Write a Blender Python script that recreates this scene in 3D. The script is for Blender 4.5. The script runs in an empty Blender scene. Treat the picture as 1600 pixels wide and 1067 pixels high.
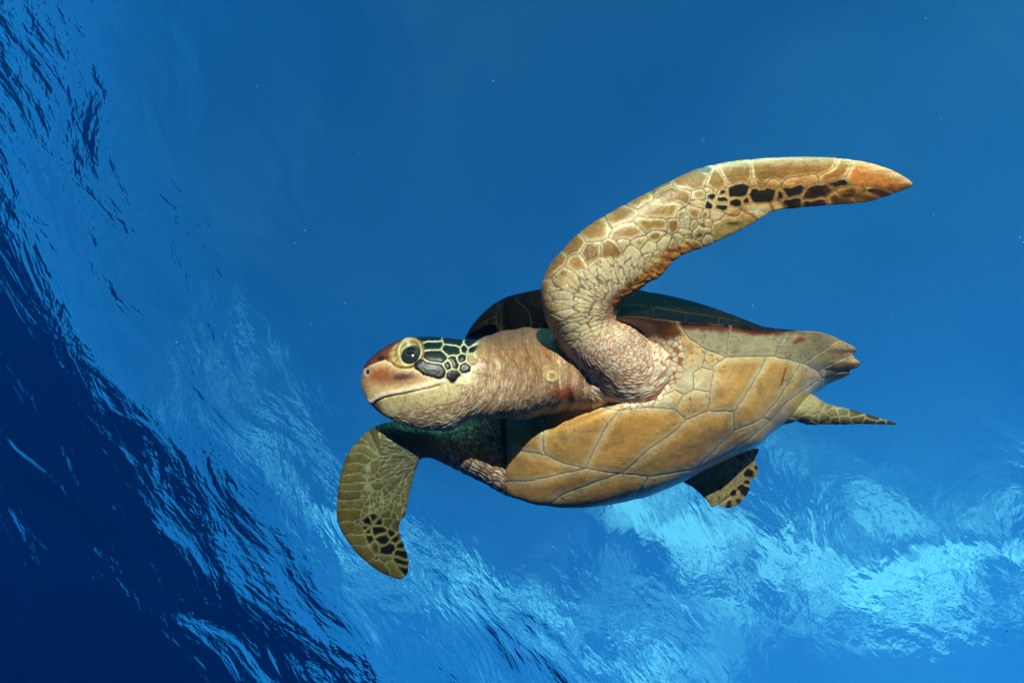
import bpy, math, random
import numpy as np
from mathutils import Matrix, Vector
from mathutils.kdtree import KDTree

# ------------------------------------------------------------------ scene, camera
sc = bpy.context.scene
W, H, F = 1600.0, 1067.0, 1100.0          # photograph size and focal length in its pixels
CAM_DEPTH = 7.0                           # metres of water above the lens
D0 = 1.10                                 # metres from lens to the middle of the turtle

TILT = math.radians(21.5)                 # angle between the view axis and straight up
az = math.atan2(1.0, 0.95)             # which way "up" lies in the picture (rolled camera)
zen = Vector((math.sin(TILT)*math.cos(az), math.sin(TILT)*math.sin(az), -math.cos(TILT)))
fwd = Vector((0, 0, -1))
yrow = (fwd - zen*fwd.dot(zen)).normalized()
xrow = yrow.cross(zen)
RCAM = Matrix((xrow, yrow, zen))          # camera axes -> world axes
CAM_POS = Vector((0, 0, -CAM_DEPTH))

cam_data = bpy.data.cameras.new('camera')
cam = bpy.data.objects.new('camera', cam_data)
sc.collection.objects.link(cam)
cam.matrix_world = Matrix.Translation(CAM_POS) @ RCAM.to_4x4()
cam_data.sensor_width = 36.0
cam_data.lens = 36.0*F/W
cam_data.clip_start = 0.02
cam_data.clip_end = 3000.0
sc.camera = cam

# ------------------------------------------------------------------ sky
def cam_dir_to_world(v):
    return (RCAM @ Vector(v)).normalized()

world = bpy.data.worlds.new('World')
sc.world = world
world.use_nodes = True
wn = world.node_tree
wn.nodes.clear()
sky = wn.nodes.new('ShaderNodeTexSky')
sky.sky_type = 'NISHITA'
sky.sun_disc = False
# the low sun that whitens the ruffled surface at the lower right of the frame
g = cam_dir_to_world((1400-W/2, -(860-H/2), -F))
hz = Vector((g.x, g.y)).normalized()
SUN_EL = math.radians(42)
sky.sun_elevation = SUN_EL
sky.sun_rotation = math.atan2(hz.x, hz.y)
sky.altitude = 0
sky.air_density = 1.0
sky.dust_density = 0.1
sky.ozone_density = 5.5
bg = wn.nodes.new('ShaderNodeBackground')
bg.inputs['Strength'].default_value = 0.052
wo = wn.nodes.new('ShaderNodeOutputWorld')
def sky_point(px, py, R):
    """where the cloud layer (one unit up) is met by the ray of a pixel, bent at the flat sea surface"""
    v = (R @ Vector((px-W/2, -(py-H/2), -F))).normalized()
    s_ = 1.333*math.hypot(v.x, v.y); c_ = math.sqrt(max(1e-3, 1-s_*s_))
    k = s_/math.hypot(v.x, v.y)/c_
    return Vector((v.x*k, v.y*k, 0))
CLOUD_OFF = Vector((1.0, 0.2, 0.0)) + sky_point(1250, 700, RCAM) - sky_point(1400, 900, RCAM) - sky_point(1400, 920, RCAM)
# broken cloud: a flat layer overhead, looked up where each sky ray meets it
def wnode(t, **kw):
    n = wn.nodes.new(t)
    for k, v in kw.items(): setattr(n, k, v)
    return n
tcw = wnode('ShaderNodeTexCoord')
sep = wnode('ShaderNodeSeparateXYZ')
wn.links.new(tcw.outputs['Generated'], sep.inputs[0])
zc = wnode('ShaderNodeMath', operation='MAXIMUM'); zc.inputs[1].default_value = 0.06
wn.links.new(sep.outputs['Z'], zc.inputs[0])
dv = wnode('ShaderNodeVectorMath', operation='SCALE')
inv = wnode('ShaderNodeMath', operation='DIVIDE'); inv.inputs[0].default_value = 1.0
wn.links.new(zc.outputs[0], inv.inputs[1])
wn.links.new(tcw.outputs['Generated'], dv.inputs[0])
wn.links.new(inv.outputs[0], dv.inputs['Scale'])
off = wnode('ShaderNodeVectorMath', operation='ADD'); off.inputs[1].default_value = CLOUD_OFF
wn.links.new(dv.outputs[0], off.inputs[0])
big = wnode('ShaderNodeTexNoise'); big.inputs['Scale'].default_value = 0.5; big.inputs['Detail'].default_value = 1.0
fin = wnode('ShaderNodeTexNoise'); fin.inputs['Scale'].default_value = 5.0; fin.inputs['Detail'].default_value = 7.0
fin.inputs['Roughness'].default_value = 0.6
for n in (big, fin): wn.links.new(off.outputs[0], n.inputs['Vector'])
r1 = wnode('ShaderNodeMapRange', interpolation_type='SMOOTHSTEP')
r1.inputs['From Min'].default_value = 0.475; r1.inputs['From Max'].default_value = 0.57
r2 = wnode('ShaderNodeMapRange', interpolation_type='SMOOTHSTEP')
r2.inputs['From Min'].default_value = 0.41; r2.inputs['From Max'].default_value = 0.62
wn.links.new(big.outputs['Fac'], r1.inputs['Value']); wn.links.new(fin.outputs['Fac'], r2.inputs['Value'])
cm = wnode('ShaderNodeMath', operation='MULTIPLY')
wn.links.new(r1.outputs[0], cm.inputs[0]); wn.links.new(r2.outputs[0], cm.inputs[1])
mixc = wnode('ShaderNodeMix', data_type='RGBA')
mixc.inputs['B'].default_value = (24.0, 15.0, 13.0, 1)
# low cloud is lost in the haze towards the horizon
lowz = wnode('ShaderNodeMapRange', interpolation_type='SMOOTHSTEP')
lowz.inputs['From Min'].default_value = 0.36; lowz.inputs['From Max'].default_value = 0.66
wn.links.new(sep.outputs['Z'], lowz.inputs['Value'])
cm0 = cm
cm = wnode('ShaderNodeMath', operation='MULTIPLY')
wn.links.new(cm0.outputs[0], cm.inputs[0]); wn.links.new(lowz.outputs[0], cm.inputs[1])
# a thin veil of high cloud all over
veil = wnode('ShaderNodeTexNoise'); veil.inputs['Scale'].default_value = 1.7; veil.inputs['Detail'].default_value = 6.0
wn.links.new(off.outputs[0], veil.inputs['Vector'])
vr = wnode('ShaderNodeMapRange'); vr.inputs['From Min'].default_value = 0.40; vr.inputs['From Max'].default_value = 0.75
vr.inputs['To Max'].default_value = 0.035
wn.links.new(veil.outputs['Fac'], vr.inputs['Value'])
cs = wnode('ShaderNodeMath', operation='ADD', use_clamp=True)
wn.links.new(cm.outputs[0], cs.inputs[0]); wn.links.new(vr.outputs[0], cs.inputs[1])
wn.links.new(cs.outputs[0], mixc.inputs['Factor'])
wn.links.new(sky.outputs['Color'], mixc.inputs['A'])
wn.links.new(mixc.outputs['Result'], bg.inputs['Color'])
wn.links.new(bg.outputs['Background'], wo.inputs['Surface'])

# ------------------------------------------------------------------ the camera flash, stood in for by one sun lamp
# the picture is lit from the photographer's side, from a little above the lens
flash_data = bpy.data.lights.new('flash_sun', 'SUN')
flash_data.energy = 5.0
flash_data.angle = math.radians(0.5)
flash_data.color = (1.0, 0.82, 0.62)
flash_sun = bpy.data.objects.new('flash_sun', flash_data)
sc.collection.objects.link(flash_sun)
FLASH_FROM = (0.03, 0.55, 0.835)             # camera axes: right, up, towards the lens
flash_sun.rotation_euler = cam_dir_to_world(FLASH_FROM).to_track_quat('Z', 'Y').to_euler()

# ------------------------------------------------------------------ exposure, sampling
sc.view_settings.view_transform = 'Standard'
sc.view_settings.look = 'None'
sc.view_settings.gamma = 1.0
sc.view_settings.exposure = 1.42
sc.view_settings.use_curve_mapping = False
sc.render.engine = 'CYCLES'
cy = sc.cycles
cy.use_denoising = True
cy.max_bounces = 8
cy.transmission_bounces = 6
cy.glossy_bounces = 4
cy.volume_bounces = 2
cy.use_adaptive_sampling = True
cy.adaptive_threshold = 0.015
try:
    cy.denoiser = 'OPENIMAGEDENOISE'
except Exception:
    pass

rng = np.random.default_rng(11)
random.seed(11)
COL = sc.collection

def P(px, py, d):
    """photograph pixel + metres nearer than the turtle's middle -> turtle axes (right, up, towards lens)"""
    z = D0 - d
    return np.array([(px-W/2)/F*z, -(py-H/2)/F*z, d])

def mesh_object(name, verts, faces, mat=None, parent=None, smooth=True):
    me = bpy.data.meshes.new(name)
    verts = np.asarray(verts, dtype=np.float32)
    faces = np.asarray(faces, dtype=np.int32)
    k = faces.shape[1]
    me.vertices.add(len(verts)); me.vertices.foreach_set('co', verts.ravel())
    me.loops.add(faces.size); me.loops.foreach_set('vertex_index', faces.ravel())
    me.polygons.add(len(faces))
    me.polygons.foreach_set('loop_start', np.arange(0, faces.size, k, dtype=np.int32))
    me.update(calc_edges=True)
    if smooth:
        me.polygons.foreach_set('use_smooth', np.ones(len(faces), dtype=bool))
    if mat: me.materials.append(mat)
    o = bpy.data.objects.new(name, me)
    COL.objects.link(o)
    if parent: o.parent = parent
    return o

def new_mat(name):
    m = bpy.data.materials.new(name)
    m.use_nodes = True
    nt = m.node_tree
    nt.nodes.clear()
    out = nt.nodes.new('ShaderNodeOutputMaterial')
    return m, nt, out
# ------------------------------------------------------------------ the sea surface overhead
def wave_field(x, y, lam_lo, lam_hi, n, main_dir, spread, seed, amp_pow=1.0):
    r = np.random.default_rng(seed)
    h = np.zeros_like(x)
    for _ in range(n):
        lam = math.exp(r.uniform(math.log(lam_lo), math.log(lam_hi)))
        th = main_dir + r.normal(0, spread)
        k = 2*math.pi/lam
        ph = r.uniform(0, 2*math.pi)
        a = k*(math.cos(th)*x + math.sin(th)*y) + ph
        h += lam**amp_pow*(np.sin(a) + 0.25*np.sin(2*a+1.0))
    return h/math.sqrt(n)

def build_surface():
    # rings about the point over the lens, finest in front of the camera
    a_f = math.atan2(1.0, 0.0)
    ang = np.concatenate([np.linspace(a_f-1.75, a_f+1.75, 720, endpoint=False),
                          np.linspace(a_f+1.75, a_f-1.75+2*math.pi, 120, endpoint=False)])
    rad = np.concatenate([np.linspace(0.02, 12, 260), 12*np.power(400/12, np.linspace(0, 1, 171)[1:])])
    A, R = np.meshgrid(ang, rad)
    x, y = R*np.cos(A), R*np.sin(A)
    h = 0.0110*wave_field(x, y, 1.8, 8.0, 40, WAVE_DIR, 0.6, 5)
    gust = 0.55 + 0.45*np.tanh(wave_field(x, y, 5, 14, 12, WAVE_DIR+0.5, 1.2, 8, 0.0))
    h += 0.0050*gust*wave_field(x, y, 0.5, 1.8, 50, WAVE_DIR, 0.8, 6)
    h *= np.exp(-(R/120)**2)
    n, m = A.shape
    idx = np.arange(n*m).reshape(n, m)
    q = np.stack([idx[1:], np.roll(idx, -1, 1)[1:], np.roll(idx, -1, 1)[:-1], idx[:-1]], -1).reshape(-1, 4)
    V = np.stack([x, y, h], -1).reshape(-1, 3)
    cidx = len(V)
    m_, nt, out = new_mat('sea_surface')
    gl = nt.nodes.new('ShaderNodeBsdfGlass')
    gl.inputs['IOR'].default_value = 1.333
    gl.inputs['Roughness'].default_value = 0.0
    gl.inputs['Color'].default_value = (0.19, 0.90, 1, 1)
    tc = nt.nodes.new('ShaderNodeTexCoord')
    prev = None
    for (sx, sy, rot, scale, det, strength, dist) in ((1.0, 0.55, WAVE_DIR, 1.3, 5.0, 0.5, 0.13),
                                                   (1.0, 0.5, WAVE_DIR+0.5, 5.0, 3.0, 0.32, 0.022)):
        mp = nt.nodes.new('ShaderNodeMapping')
        mp.vector_type = 'TEXTURE'
        mp.inputs['Rotation'].default_value = (0, 0, rot)
        mp.inputs['Scale'].default_value = (sx, 1.0/sy, 1)
        nz = nt.nodes.new('ShaderNodeTexNoise')
        nz.inputs['Scale'].default_value = scale
        nz.inputs['Detail'].default_value = det
        nz.inputs['Roughness'].default_value = 0.5
        nz.inputs['Distortion'].default_value = 0.6
        nt.links.new(tc.outputs['Object'], mp.inputs['Vector'])
        nt.links.new(mp.outputs['Vector'], nz.inputs['Vector'])
        bp = nt.nodes.new('ShaderNodeBump')
        bp.inputs['Strength'].default_value = strength
        bp.inputs['Distance'].default_value = dist
        nt.links.new(nz.outputs['Fac'], bp.inputs['Height'])
        if prev: nt.links.new(prev.outputs['Normal'], bp.inputs['Normal'])
        prev = bp
    nt.links.new(prev.outputs['Normal'], gl.inputs['Normal'])
    nt.links.new(gl.outputs['BSDF'], out.inputs['Surface'])
    o = mesh_object('sea_surface', V, q, m_)
    o['kind'] = 'structure'
    return o

WAVE_DIR = math.radians(100)
build_surface()

# ------------------------------------------------------------------ the water itself
def build_water():
    bx0, bx1, by0, by1, bz0, bz1 = -160, 160, -1.9, 260, -60.0, 0.9
    V = [(x, y, z) for z in (bz0, bz1) for y in (by0, by1) for x in (bx0, bx1)]
    Fc = [(0, 2, 3, 1), (4, 5, 7, 6), (0, 1, 5, 4), (2, 6, 7, 3), (0, 4, 6, 2), (1, 3, 7, 5)]
    m_, nt, out = new_mat('sea_water')
    ab = nt.nodes.new('ShaderNodeVolumeAbsorption')
    vs = nt.nodes.new('ShaderNodeVolumeScatter')
    ad = nt.nodes.new('ShaderNodeAddShader')
    ab.inputs['Color'].default_value = ABS_COL
    ab.inputs['Density'].default_value = ABS_DEN
    vs.inputs['Color'].default_value = SCA_COL
    vs.inputs['Density'].default_value = SCA_DEN
    vs.inputs['Anisotropy'].default_value = 0.3
    nt.links.new(ab.outputs[0], ad.inputs[0])
    nt.links.new(vs.outputs[0], ad.inputs[1])
    nt.links.new(ad.outputs[0], out.inputs['Volume'])
    o = mesh_object('haze', V, Fc, m_, smooth=False)
    o['kind'] = 'stuff'
    o['label'] = 'clear blue sea water filling the whole space'
    return o
ABS_COL = (0.52, 0.78, 0.92, 1)
ABS_DEN = 0.24
SCA_COL = (0.02, 0.50, 1.0, 1)
SCA_DEN = 0.006
build_water()
# ------------------------------------------------------------------ numeric helpers
def lin(r, g, b):
    c = np.array([r, g, b], dtype=float)/255.0
    return np.where(c <= 0.04045, c/12.92, ((c+0.055)/1.055)**2.4)

def pchip(xs, ys, x):
    xs, ys, x = np.asarray(xs, float), np.asarray(ys, float), np.asarray(x, float)
    h = np.diff(xs); dl = np.diff(ys)/h
    m = np.zeros_like(ys)
    m[0], m[-1] = dl[0], dl[-1]
    for i in range(1, len(xs)-1):
        if dl[i-1]*dl[i] > 0:
            w1, w2 = 2*h[i]+h[i-1], h[i]+2*h[i-1]
            m[i] = (w1+w2)/(w1/dl[i-1]+w2/dl[i])
    k = np.clip(np.searchsorted(xs, x)-1, 0, len(xs)-2)
    t = np.clip((x-xs[k])/h[k], 0, 1)
    t2, t3 = t*t, t*t*t
    return ((2*t3-3*t2+1)*ys[k] + (t3-2*t2+t)*h[k]*m[k] + (-2*t3+3*t2)*ys[k+1] + (t3-t2)*h[k]*m[k+1])

def catmull(pts, n):
    """n samples along a Catmull-Rom curve through pts (k, dim)"""
    p = np.asarray(pts, float)
    p = np.vstack([2*p[0]-p[1], p, 2*p[-1]-p[-2]])
    k = len(p)-3
    t = np.linspace(0, k, n); i = np.minimum(t.astype(int), k-1); f = (t-i)[:, None]
    a, b, c, d = p[i], p[i+1], p[i+2], p[i+3]
    return 0.5*((2*b) + (c-a)*f + (2*a-5*b+4*c-d)*f**2 + (3*b-a-3*c+d)*f**3)

def _hash(ix, iy, iz, seed):
    v = (ix.astype(np.int64)*73856093) ^ (iy.astype(np.int64)*19349663) ^ (iz.astype(np.int64)*83492791) ^ (seed*2654435761)
    v &= 0xFFFFFFFF
    v = ((v >> 16) ^ v)*0x45d9f3b & 0xFFFFFFFF
    v = ((v >> 16) ^ v)*0x45d9f3b & 0xFFFFFFFF
    return (((v >> 16) ^ v) & 0xFFFFFF)/float(0xFFFFFF)

def vnoise(x, y, z=None, seed=0):
    if z is None: z = np.zeros_like(x)
    ix, iy, iz = np.floor(x), np.floor(y), np.floor(z)
    fx, fy, fz = x-ix, y-iy, z-iz
    fx, fy, fz = [f*f*(3-2*f) for f in (fx, fy, fz)]
    r = 0
    for dx in (0, 1):
        for dy in (0, 1):
            for dz in (0, 1):
                w = (fx if dx else 1-fx)*(fy if dy else 1-fy)*(fz if dz else 1-fz)
                r = r + w*_hash(ix+dx, iy+dy, iz+dz, seed)
    return r*2-1

def fbm(x, y, z=None, seed=0, oct=4):
    r, a, s = 0, 1.0, 0
    for o in range(oct):
        f = 2.0**o
        r = r + a*vnoise(x*f, y*f, None if z is None else z*f, seed+o*17)
        s += a; a *= 0.5
    return r/s

def worley(u, v, seed=0, jitter=0.9):
    """first and second nearest feature distances of a jittered grid, and a random number per cell"""
    iu, iv = np.floor(u), np.floor(v)
    f1 = np.full(u.shape, 9.0); f2 = np.full(u.shape, 9.0); cid = np.zeros(u.shape)
    zero = np.zeros_like(iu)
    for a in (-1, 0, 1):
        for b in (-1, 0, 1):
            cu, cv = iu+a, iv+b
            su = cu+0.5+jitter*(_hash(cu, cv, zero, seed)-0.5)
            sv = cv+0.5+jitter*(_hash(cu, cv, zero+1, seed)-0.5)
            dd = np.hypot(u-su, v-sv)
            near = dd < f1
            f2 = np.where(near, f1, np.minimum(f2, dd))
            cid = np.where(near, _hash(cu, cv, zero+2, seed), cid)
            f1 = np.where(near, dd, f1)
    return f1, f2, cid

def seg_dist(x, y, x1, y1, x2, y2):
    dx, dy = x2-x1, y2-y1
    L = dx*dx+dy*dy
    t = np.clip(((x-x1)*dx+(y-y1)*dy)/L, 0, 1) if L > 0 else 0.0
    return np.hypot(x-(x1+t*dx), y-(y1+t*dy))

def poly_dist(x, y, pts):
    r = np.full(x.shape, 1e6)
    for (a, b) in zip(pts[:-1], pts[1:]):
        r = np.minimum(r, seg_dist(x, y, a[0], a[1], b[0], b[1]))
    return r

def smooth(e0, e1, x):
    t = np.clip((x-e0)/(e1-e0), 0, 1)
    return t*t*(3-2*t)

def mix(a, b, t):
    t = np.asarray(t)
    if t.ndim: t = t[:, None]
    return a*(1-t)+b*t

def project(V):
    """turtle axes -> photograph pixel"""
    z = D0-V[:, 2]
    return V[:, 0]/z*F+W/2, -V[:, 1]/z*F+H/2

def set_color(me, name, col):
    at = me.attributes.new(name, 'FLOAT_COLOR', 'POINT')
    c4 = np.ones((len(col), 4), dtype=np.float32); c4[:, :3] = np.clip(col, 0, 1)
    at.data.foreach_set('color', c4.ravel())

def mean_normals(V, Fq):
    n = np.cross(V[Fq[:, 2]]-V[Fq[:, 0]], V[Fq[:, 3]]-V[Fq[:, 1]])
    N = np.zeros_like(V)
    for k in range(4):
        for c in range(3):
            N[:, c] += np.bincount(Fq[:, k], weights=n[:, c], minlength=len(V))
    return N/np.maximum(np.linalg.norm(N, axis=1, keepdims=True), 1e-12)

def hide_material(name, rough, spec, bump, fine_scale, coat=0.0, lo=0.46, hi=1.02):
    """colour from the painted scales, fine grain and relief from noise"""
    m, nt, out = new_mat(name)
    L = nt.links.new
    b = nt.nodes.new('ShaderNodeBsdfPrincipled')
    at = nt.nodes.new('ShaderNodeAttribute'); at.attribute_name = 'hide'
    tc = nt.nodes.new('ShaderNodeTexCoord')
    n1 = nt.nodes.new('ShaderNodeTexNoise'); n1.inputs['Scale'].default_value = fine_scale
    n1.inputs['Detail'].default_value = 6; n1.inputs['Roughness'].default_value = 0.65
    n2 = nt.nodes.new('ShaderNodeTexNoise'); n2.inputs['Scale'].default_value = fine_scale*0.22
    n2.inputs['Detail'].default_value = 4
    for n in (n1, n2): L(tc.outputs['Object'], n.inputs['Vector'])
    mr = nt.nodes.new('ShaderNodeMapRange')
    mr.inputs['From Min'].default_value = 0.25; mr.inputs['From Max'].default_value = 0.75
    mr.inputs['To Min'].default_value = lo; mr.inputs['To Max'].default_value = hi
    L(n1.outputs['Fac'], mr.inputs['Value'])
    mr2 = nt.nodes.new('ShaderNodeMapRange')
    mr2.inputs['From Min'].default_value = 0.3; mr2.inputs['From Max'].default_value = 0.7
    mr2.inputs['To Min'].default_value = 0.85; mr2.inputs['To Max'].default_value = 1.12
    L(n2.outputs['Fac'], mr2.inputs['Value'])
    mu = nt.nodes.new('ShaderNodeMath'); mu.operation = 'MULTIPLY'
    L(mr.outputs[0], mu.inputs[0]); L(mr2.outputs[0], mu.inputs[1])
    vm = nt.nodes.new('ShaderNodeVectorMath'); vm.operation = 'SCALE'
    L(at.outputs['Color'], vm.inputs[0]); L(mu.outputs[0], vm.inputs['Scale'])
    L(vm.outputs[0], b.inputs['Base Color'])
    b.inputs['Roughness'].default_value = rough
    b.inputs['Specular IOR Level'].default_value = spec
    b.inputs['IOR'].default_value = 1.4
    if coat:
        b.inputs['Coat Weight'].default_value = coat
        b.inputs['Coat Roughness'].default_value = 0.15
    bp = nt.nodes.new('ShaderNodeBump'); bp.inputs['Strength'].default_value = bump
    bp.inputs['Distance'].default_value = 0.0012
    L(n1.outputs['Fac'], bp.inputs['Height'])
    L(bp.outputs['Normal'], b.inputs['Normal'])
    L(b.outputs[0], out.inputs['Surface'])
    return m

def spread(col_id, table):
    return np.array(table)[col_id]

# the turtle: an Empty at its middle, its axes those of the view it was measured from
turtle = bpy.data.objects.new('sea_turtle', None)
COL.objects.link(turtle)
turtle.matrix_world = Matrix.Translation(CAM_POS + RCAM @ Vector((0, 0, -D0))) @ RCAM.to_4x4()
turtle.empty_display_size = 0.1
turtle['label'] = 'sea turtle swimming under the surface, one fore flipper raised, pale belly in view'
turtle['category'] = 'turtle'
# ------------------------------------------------------------------ shell
XT = [728, 736, 745, 760, 775, 800, 850, 900, 985, 1060, 1130, 1200, 1250, 1290, 1320, 1342]
TOP = [527, 512, 500, 485, 473, 461, 452, 449, 453, 466, 487, 512, 517, 521, 530, 545]
XB = [728, 745, 775, 786, 800, 850, 900, 985, 1060, 1100, 1149, 1182, 1206, 1235, 1268, 1299, 1320, 1342]
BOT = [530, 545, 575, 766, 775, 790, 793, 782, 755, 735, 711, 697, 676, 654, 616, 603, 597, 584]
XW = [728, 745, 775, 800, 850, 900, 950, 985, 1060, 1130, 1200, 1250, 1290, 1320, 1342]
HW = [.012, .04, .07, .09, .13, .175, .215, .235, .24, .22, .18, .14, .10, .06, .02]
XC = [728, 786, 800, 830, 860, 900, 985, 1060, 1130, 1200, 1250, 1290, 1342]
DC = [-.03, -.04, -.015, .022, .04, .048, .04, .02, .0, -.03, -.05, -.065, -.08]
XR = [728, 850, 900, 985, 1342]
RY = [.35, .35, .42, .55, .55]
XK = [728, 1060, 1130, 1200, 1280, 1342]
DOME = [1, 1, .85, .6, .4, .3]
XV = [728, 775, 786, 1200, 1250, 1290, 1342]
VENT = [.1, .1, 1, 1, .85, .45, .3]
VPT = [(1, 0), (.9, -.065), (.8, -.14), (.66, -.25), (.5, -.36), (.25, -.46), (0, -.5), (-.35, -.47), (-.75, -.25), (-1, 0)]
DPT = [(-1, 0), (-.85, .26), (-.55, .52), (-.1, .66), (.25, .64), (.5, .54), (.8, .3), (1, 0)]
NV, ND = 320, 170

def rear_edge(py):
    return pchip([500, 522, 536, 545, 552, 560, 567, 573, 579, 584, 590, 600, 640],
                 [1300, 1318, 1332, 1338, 1333, 1336, 1343, 1340, 1326, 1329, 1322, 1306, 1290], py)

def build_shell():
    X = np.concatenate([np.linspace(728, 790, 60, endpoint=False), np.linspace(790, 1342, 360)])
    top, bot = pchip(XT, TOP, X), pchip(XB, BOT, X)
    w, dc, ry = pchip(XW, HW, X), pchip(XC, DC, X), pchip(XR, RY, X)
    kd, kv = pchip(XK, DOME, X), pchip(XV, VENT, X)
    PY = np.zeros((len(X), NV+ND)); DD = np.zeros_like(PY)
    LL = np.zeros_like(PY)
    for i in range(len(X)):
        vp = np.array(VPT); vp[:, 1] *= kv[i]
        rec = 1-smooth(985, 1068, X[i])            # the opening where the shoulder comes out
        vp[1] += np.array([-.12, .06])*rec; vp[2] += np.array([-.24, .06])*rec; vp[3] += np.array([-.2, .0])*rec
        dp = np.array(DPT); dp[:, 1] *= kd[i]
        ring = np.vstack([catmull(vp, NV+1)[:-1], catmull(dp, ND+1)[:-1]])*w[i]
        lz = math.sqrt(1-ry[i]**2)
        y = ry[i]*ring[:, 0]+lz*ring[:, 1]
        PY[i] = top[i]+(y.max()-y)/(y.max()-y.min())*(bot[i]-top[i])
        DD[i] = dc[i]+lz*ring[:, 0]-ry[i]*ring[:, 1]
        LL[i] = ring[:, 0]/w[i]
    PX = np.repeat(X[:, None], NV+ND, 1)
    far = np.clip((PX-1285)/(1342-1285), 0, 1)
    PX = PX + far*(rear_edge(PY)-1342)
    # close both ends
    def closed(A, sh=0.0):
        a, b = A[:1], A[-1:]
        return np.vstack([a*0+a.mean(), 0.5*(a+a.mean()), A, 0.5*(b+b.mean()), b*0+b.mean()])-sh*np.concatenate([[0, 0], np.zeros(len(A)), [.6, 1]])[:, None]
    PX, PY, DD = closed(PX, 9.0), closed(PY), closed(DD)
    LL = np.vstack([LL[:1], LL[:1], LL, LL[-1:], LL[-1:]])
    z = D0-DD
    V = np.stack([(PX-W/2)/F*z, -(PY-H/2)/F*z, DD], -1)
    return X, PX, PY, LL, V

SX, SPX, SPY, SLL, SV = build_shell()
sn, sm = SPX.shape
ventral = np.zeros((sn, sm), bool); ventral[:, :NV] = True

# seams traced on the underside (photograph pixels)
SEAMS = [
    [(809, 662), (832, 646), (852, 640), (869, 632), (892, 629), (921, 630), (944, 636), (967, 641), (1013, 637), (1056, 640), (1072, 656), (1108, 642), (1147, 643)],
    [(850, 640), (850, 663), (848, 686), (849, 704), (855, 712)],
    [(780, 701), (789, 702), (826, 706), (855, 712), (881, 725), (915, 732), (944, 737), (973, 740), (1013, 744), (1047, 741), (1085, 733), (1118, 718), (1150, 700), (1180, 678), (1204, 659)],
    [(967, 641), (950, 663), (935, 689), (924, 712), (915, 732)],
    [(1072, 656), (1050, 678), (1019, 699), (999, 715), (973, 740)],
    [(1147, 643), (1147, 672), (1128, 692), (1114, 706), (1085, 733)],
    [(1147, 672), (1173, 663), (1192, 653), (1204, 659), (1230, 627), (1278, 594)],
    [(1108, 642), (1108, 622), (1116, 580), (1114, 573), (1121, 568), (1135, 558), (1173, 557), (1211, 557), (1230, 561), (1256, 569), (1278, 580), (1285, 592), (1282, 602), (1262, 640)],
    [(1147, 643), (1168, 613), (1182, 589), (1198, 559)],
    [(1192, 653), (1216, 625), (1235, 594), (1249, 569)],
    [(1104, 547), (1097, 573), (1083, 583), (1084, 608), (1109, 613)],
    [(1097, 573), (1116, 580)],
    [(1084, 608), (1069, 618), (1055, 609), (1030, 622)],
    [(1069, 618), (1058, 637)],
    [(937, 620), (937, 633)], [(991, 620), (991, 638)], [(1030, 615), (1019, 637)],
    [(1135, 558), (1120, 552), (1104, 547), (1078, 530), (1061, 508), (1057, 488)],
    [(1138, 556), (1136, 540), (1142, 505)],
    [(1211, 557), (1218, 540), (1233, 510)],
    [(1256, 569), (1280, 552), (1312, 530)],
    [(1278, 580), (1305, 566), (1338, 553)],
    [(1285, 592), (1305, 585), (1330, 577)],
    [(915, 732), (832, 751), (780, 752)], [(967, 740), (875, 774), (850, 795)], [(1013, 744), (985, 790)], [(1118, 718), (1090, 745)],
]

def seam_distance():
    x = SPX + 1.6*fbm(SPX/14, SPY/14, seed=3) + 0.5*fbm(SPX/3, SPY/3, seed=4, oct=2)
    y = SPY + 1.6*fbm(SPX/14, SPY/14, seed=5) + 0.5*fbm(SPX/3, SPY/3, seed=6, oct=2)
    e = np.full(SPX.shape, 1e3)
    xv, yv = x[:, :NV], y[:, :NV]
    for s in SEAMS:
        e[:, :NV] = np.minimum(e[:, :NV], poly_dist(xv, yv, s))
    # beyond the belly's midline the plates repeat on the hidden side, bounded by the rim plates
    lv = SLL[:, :NV]
    e[:, :NV] = np.minimum(e[:, :NV], np.abs(lv+0.80)*200+2*(lv > -0.6)*0)
    # the back: five rows of plates between the rim plates
    ld, xd = SLL[:, NV:], SPX[:, NV:]
    wob = 12*np.sin(ld*9)
    ed = np.minimum(np.abs(np.abs(ld)-0.90), np.abs(np.abs(ld)-0.36))*200
    for k, xs in enumerate((770, 870, 980, 1090, 1190, 1270)):
        row = np.where(np.abs(ld) < 0.36, xs, xs+48)
        t = np.abs(xd-row-wob*(np.abs(ld) < 0.9))
        t = np.where((np.abs(ld) > 0.9), 1e3, t)
        ed = np.minimum(ed, t)
    for xs in range(760, 1340, 52):
        ed = np.minimum(ed, np.where(np.abs(ld) > 0.9, np.abs(xd-xs), 1e3))
    e[:, NV:] = ed
    return e

SE = seam_distance()

def flood(mask):
    lab = np.zeros(mask.shape, np.int32); k = 0
    n, m = mask.shape
    for i0 in range(n):
        for j0 in range(m):
            if mask[i0, j0] and not lab[i0, j0]:
                k += 1; st = [(i0, j0)]; lab[i0, j0] = k
                while st:
                    i, j = st.pop()
                    for a, b in ((i+1, j), (i-1, j), (i, j+1), (i, j-1)):
                        if 0 <= a < n and 0 <= b < m and mask[a, b] and not lab[a, b]:
                            lab[a, b] = k; st.append((a, b))
    return lab

def grow(lab):
    while (lab == 0).any():
        for ax, sh in ((0, 1), (0, -1), (1, 1), (1, -1)):
            r = np.roll(lab, sh, ax)
            if ax == 0: r[0 if sh == 1 else -1] = 0
            else: r[:, 0 if sh == 1 else -1] = 0
            lab = np.where(lab == 0, r, lab)
    return lab

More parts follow.
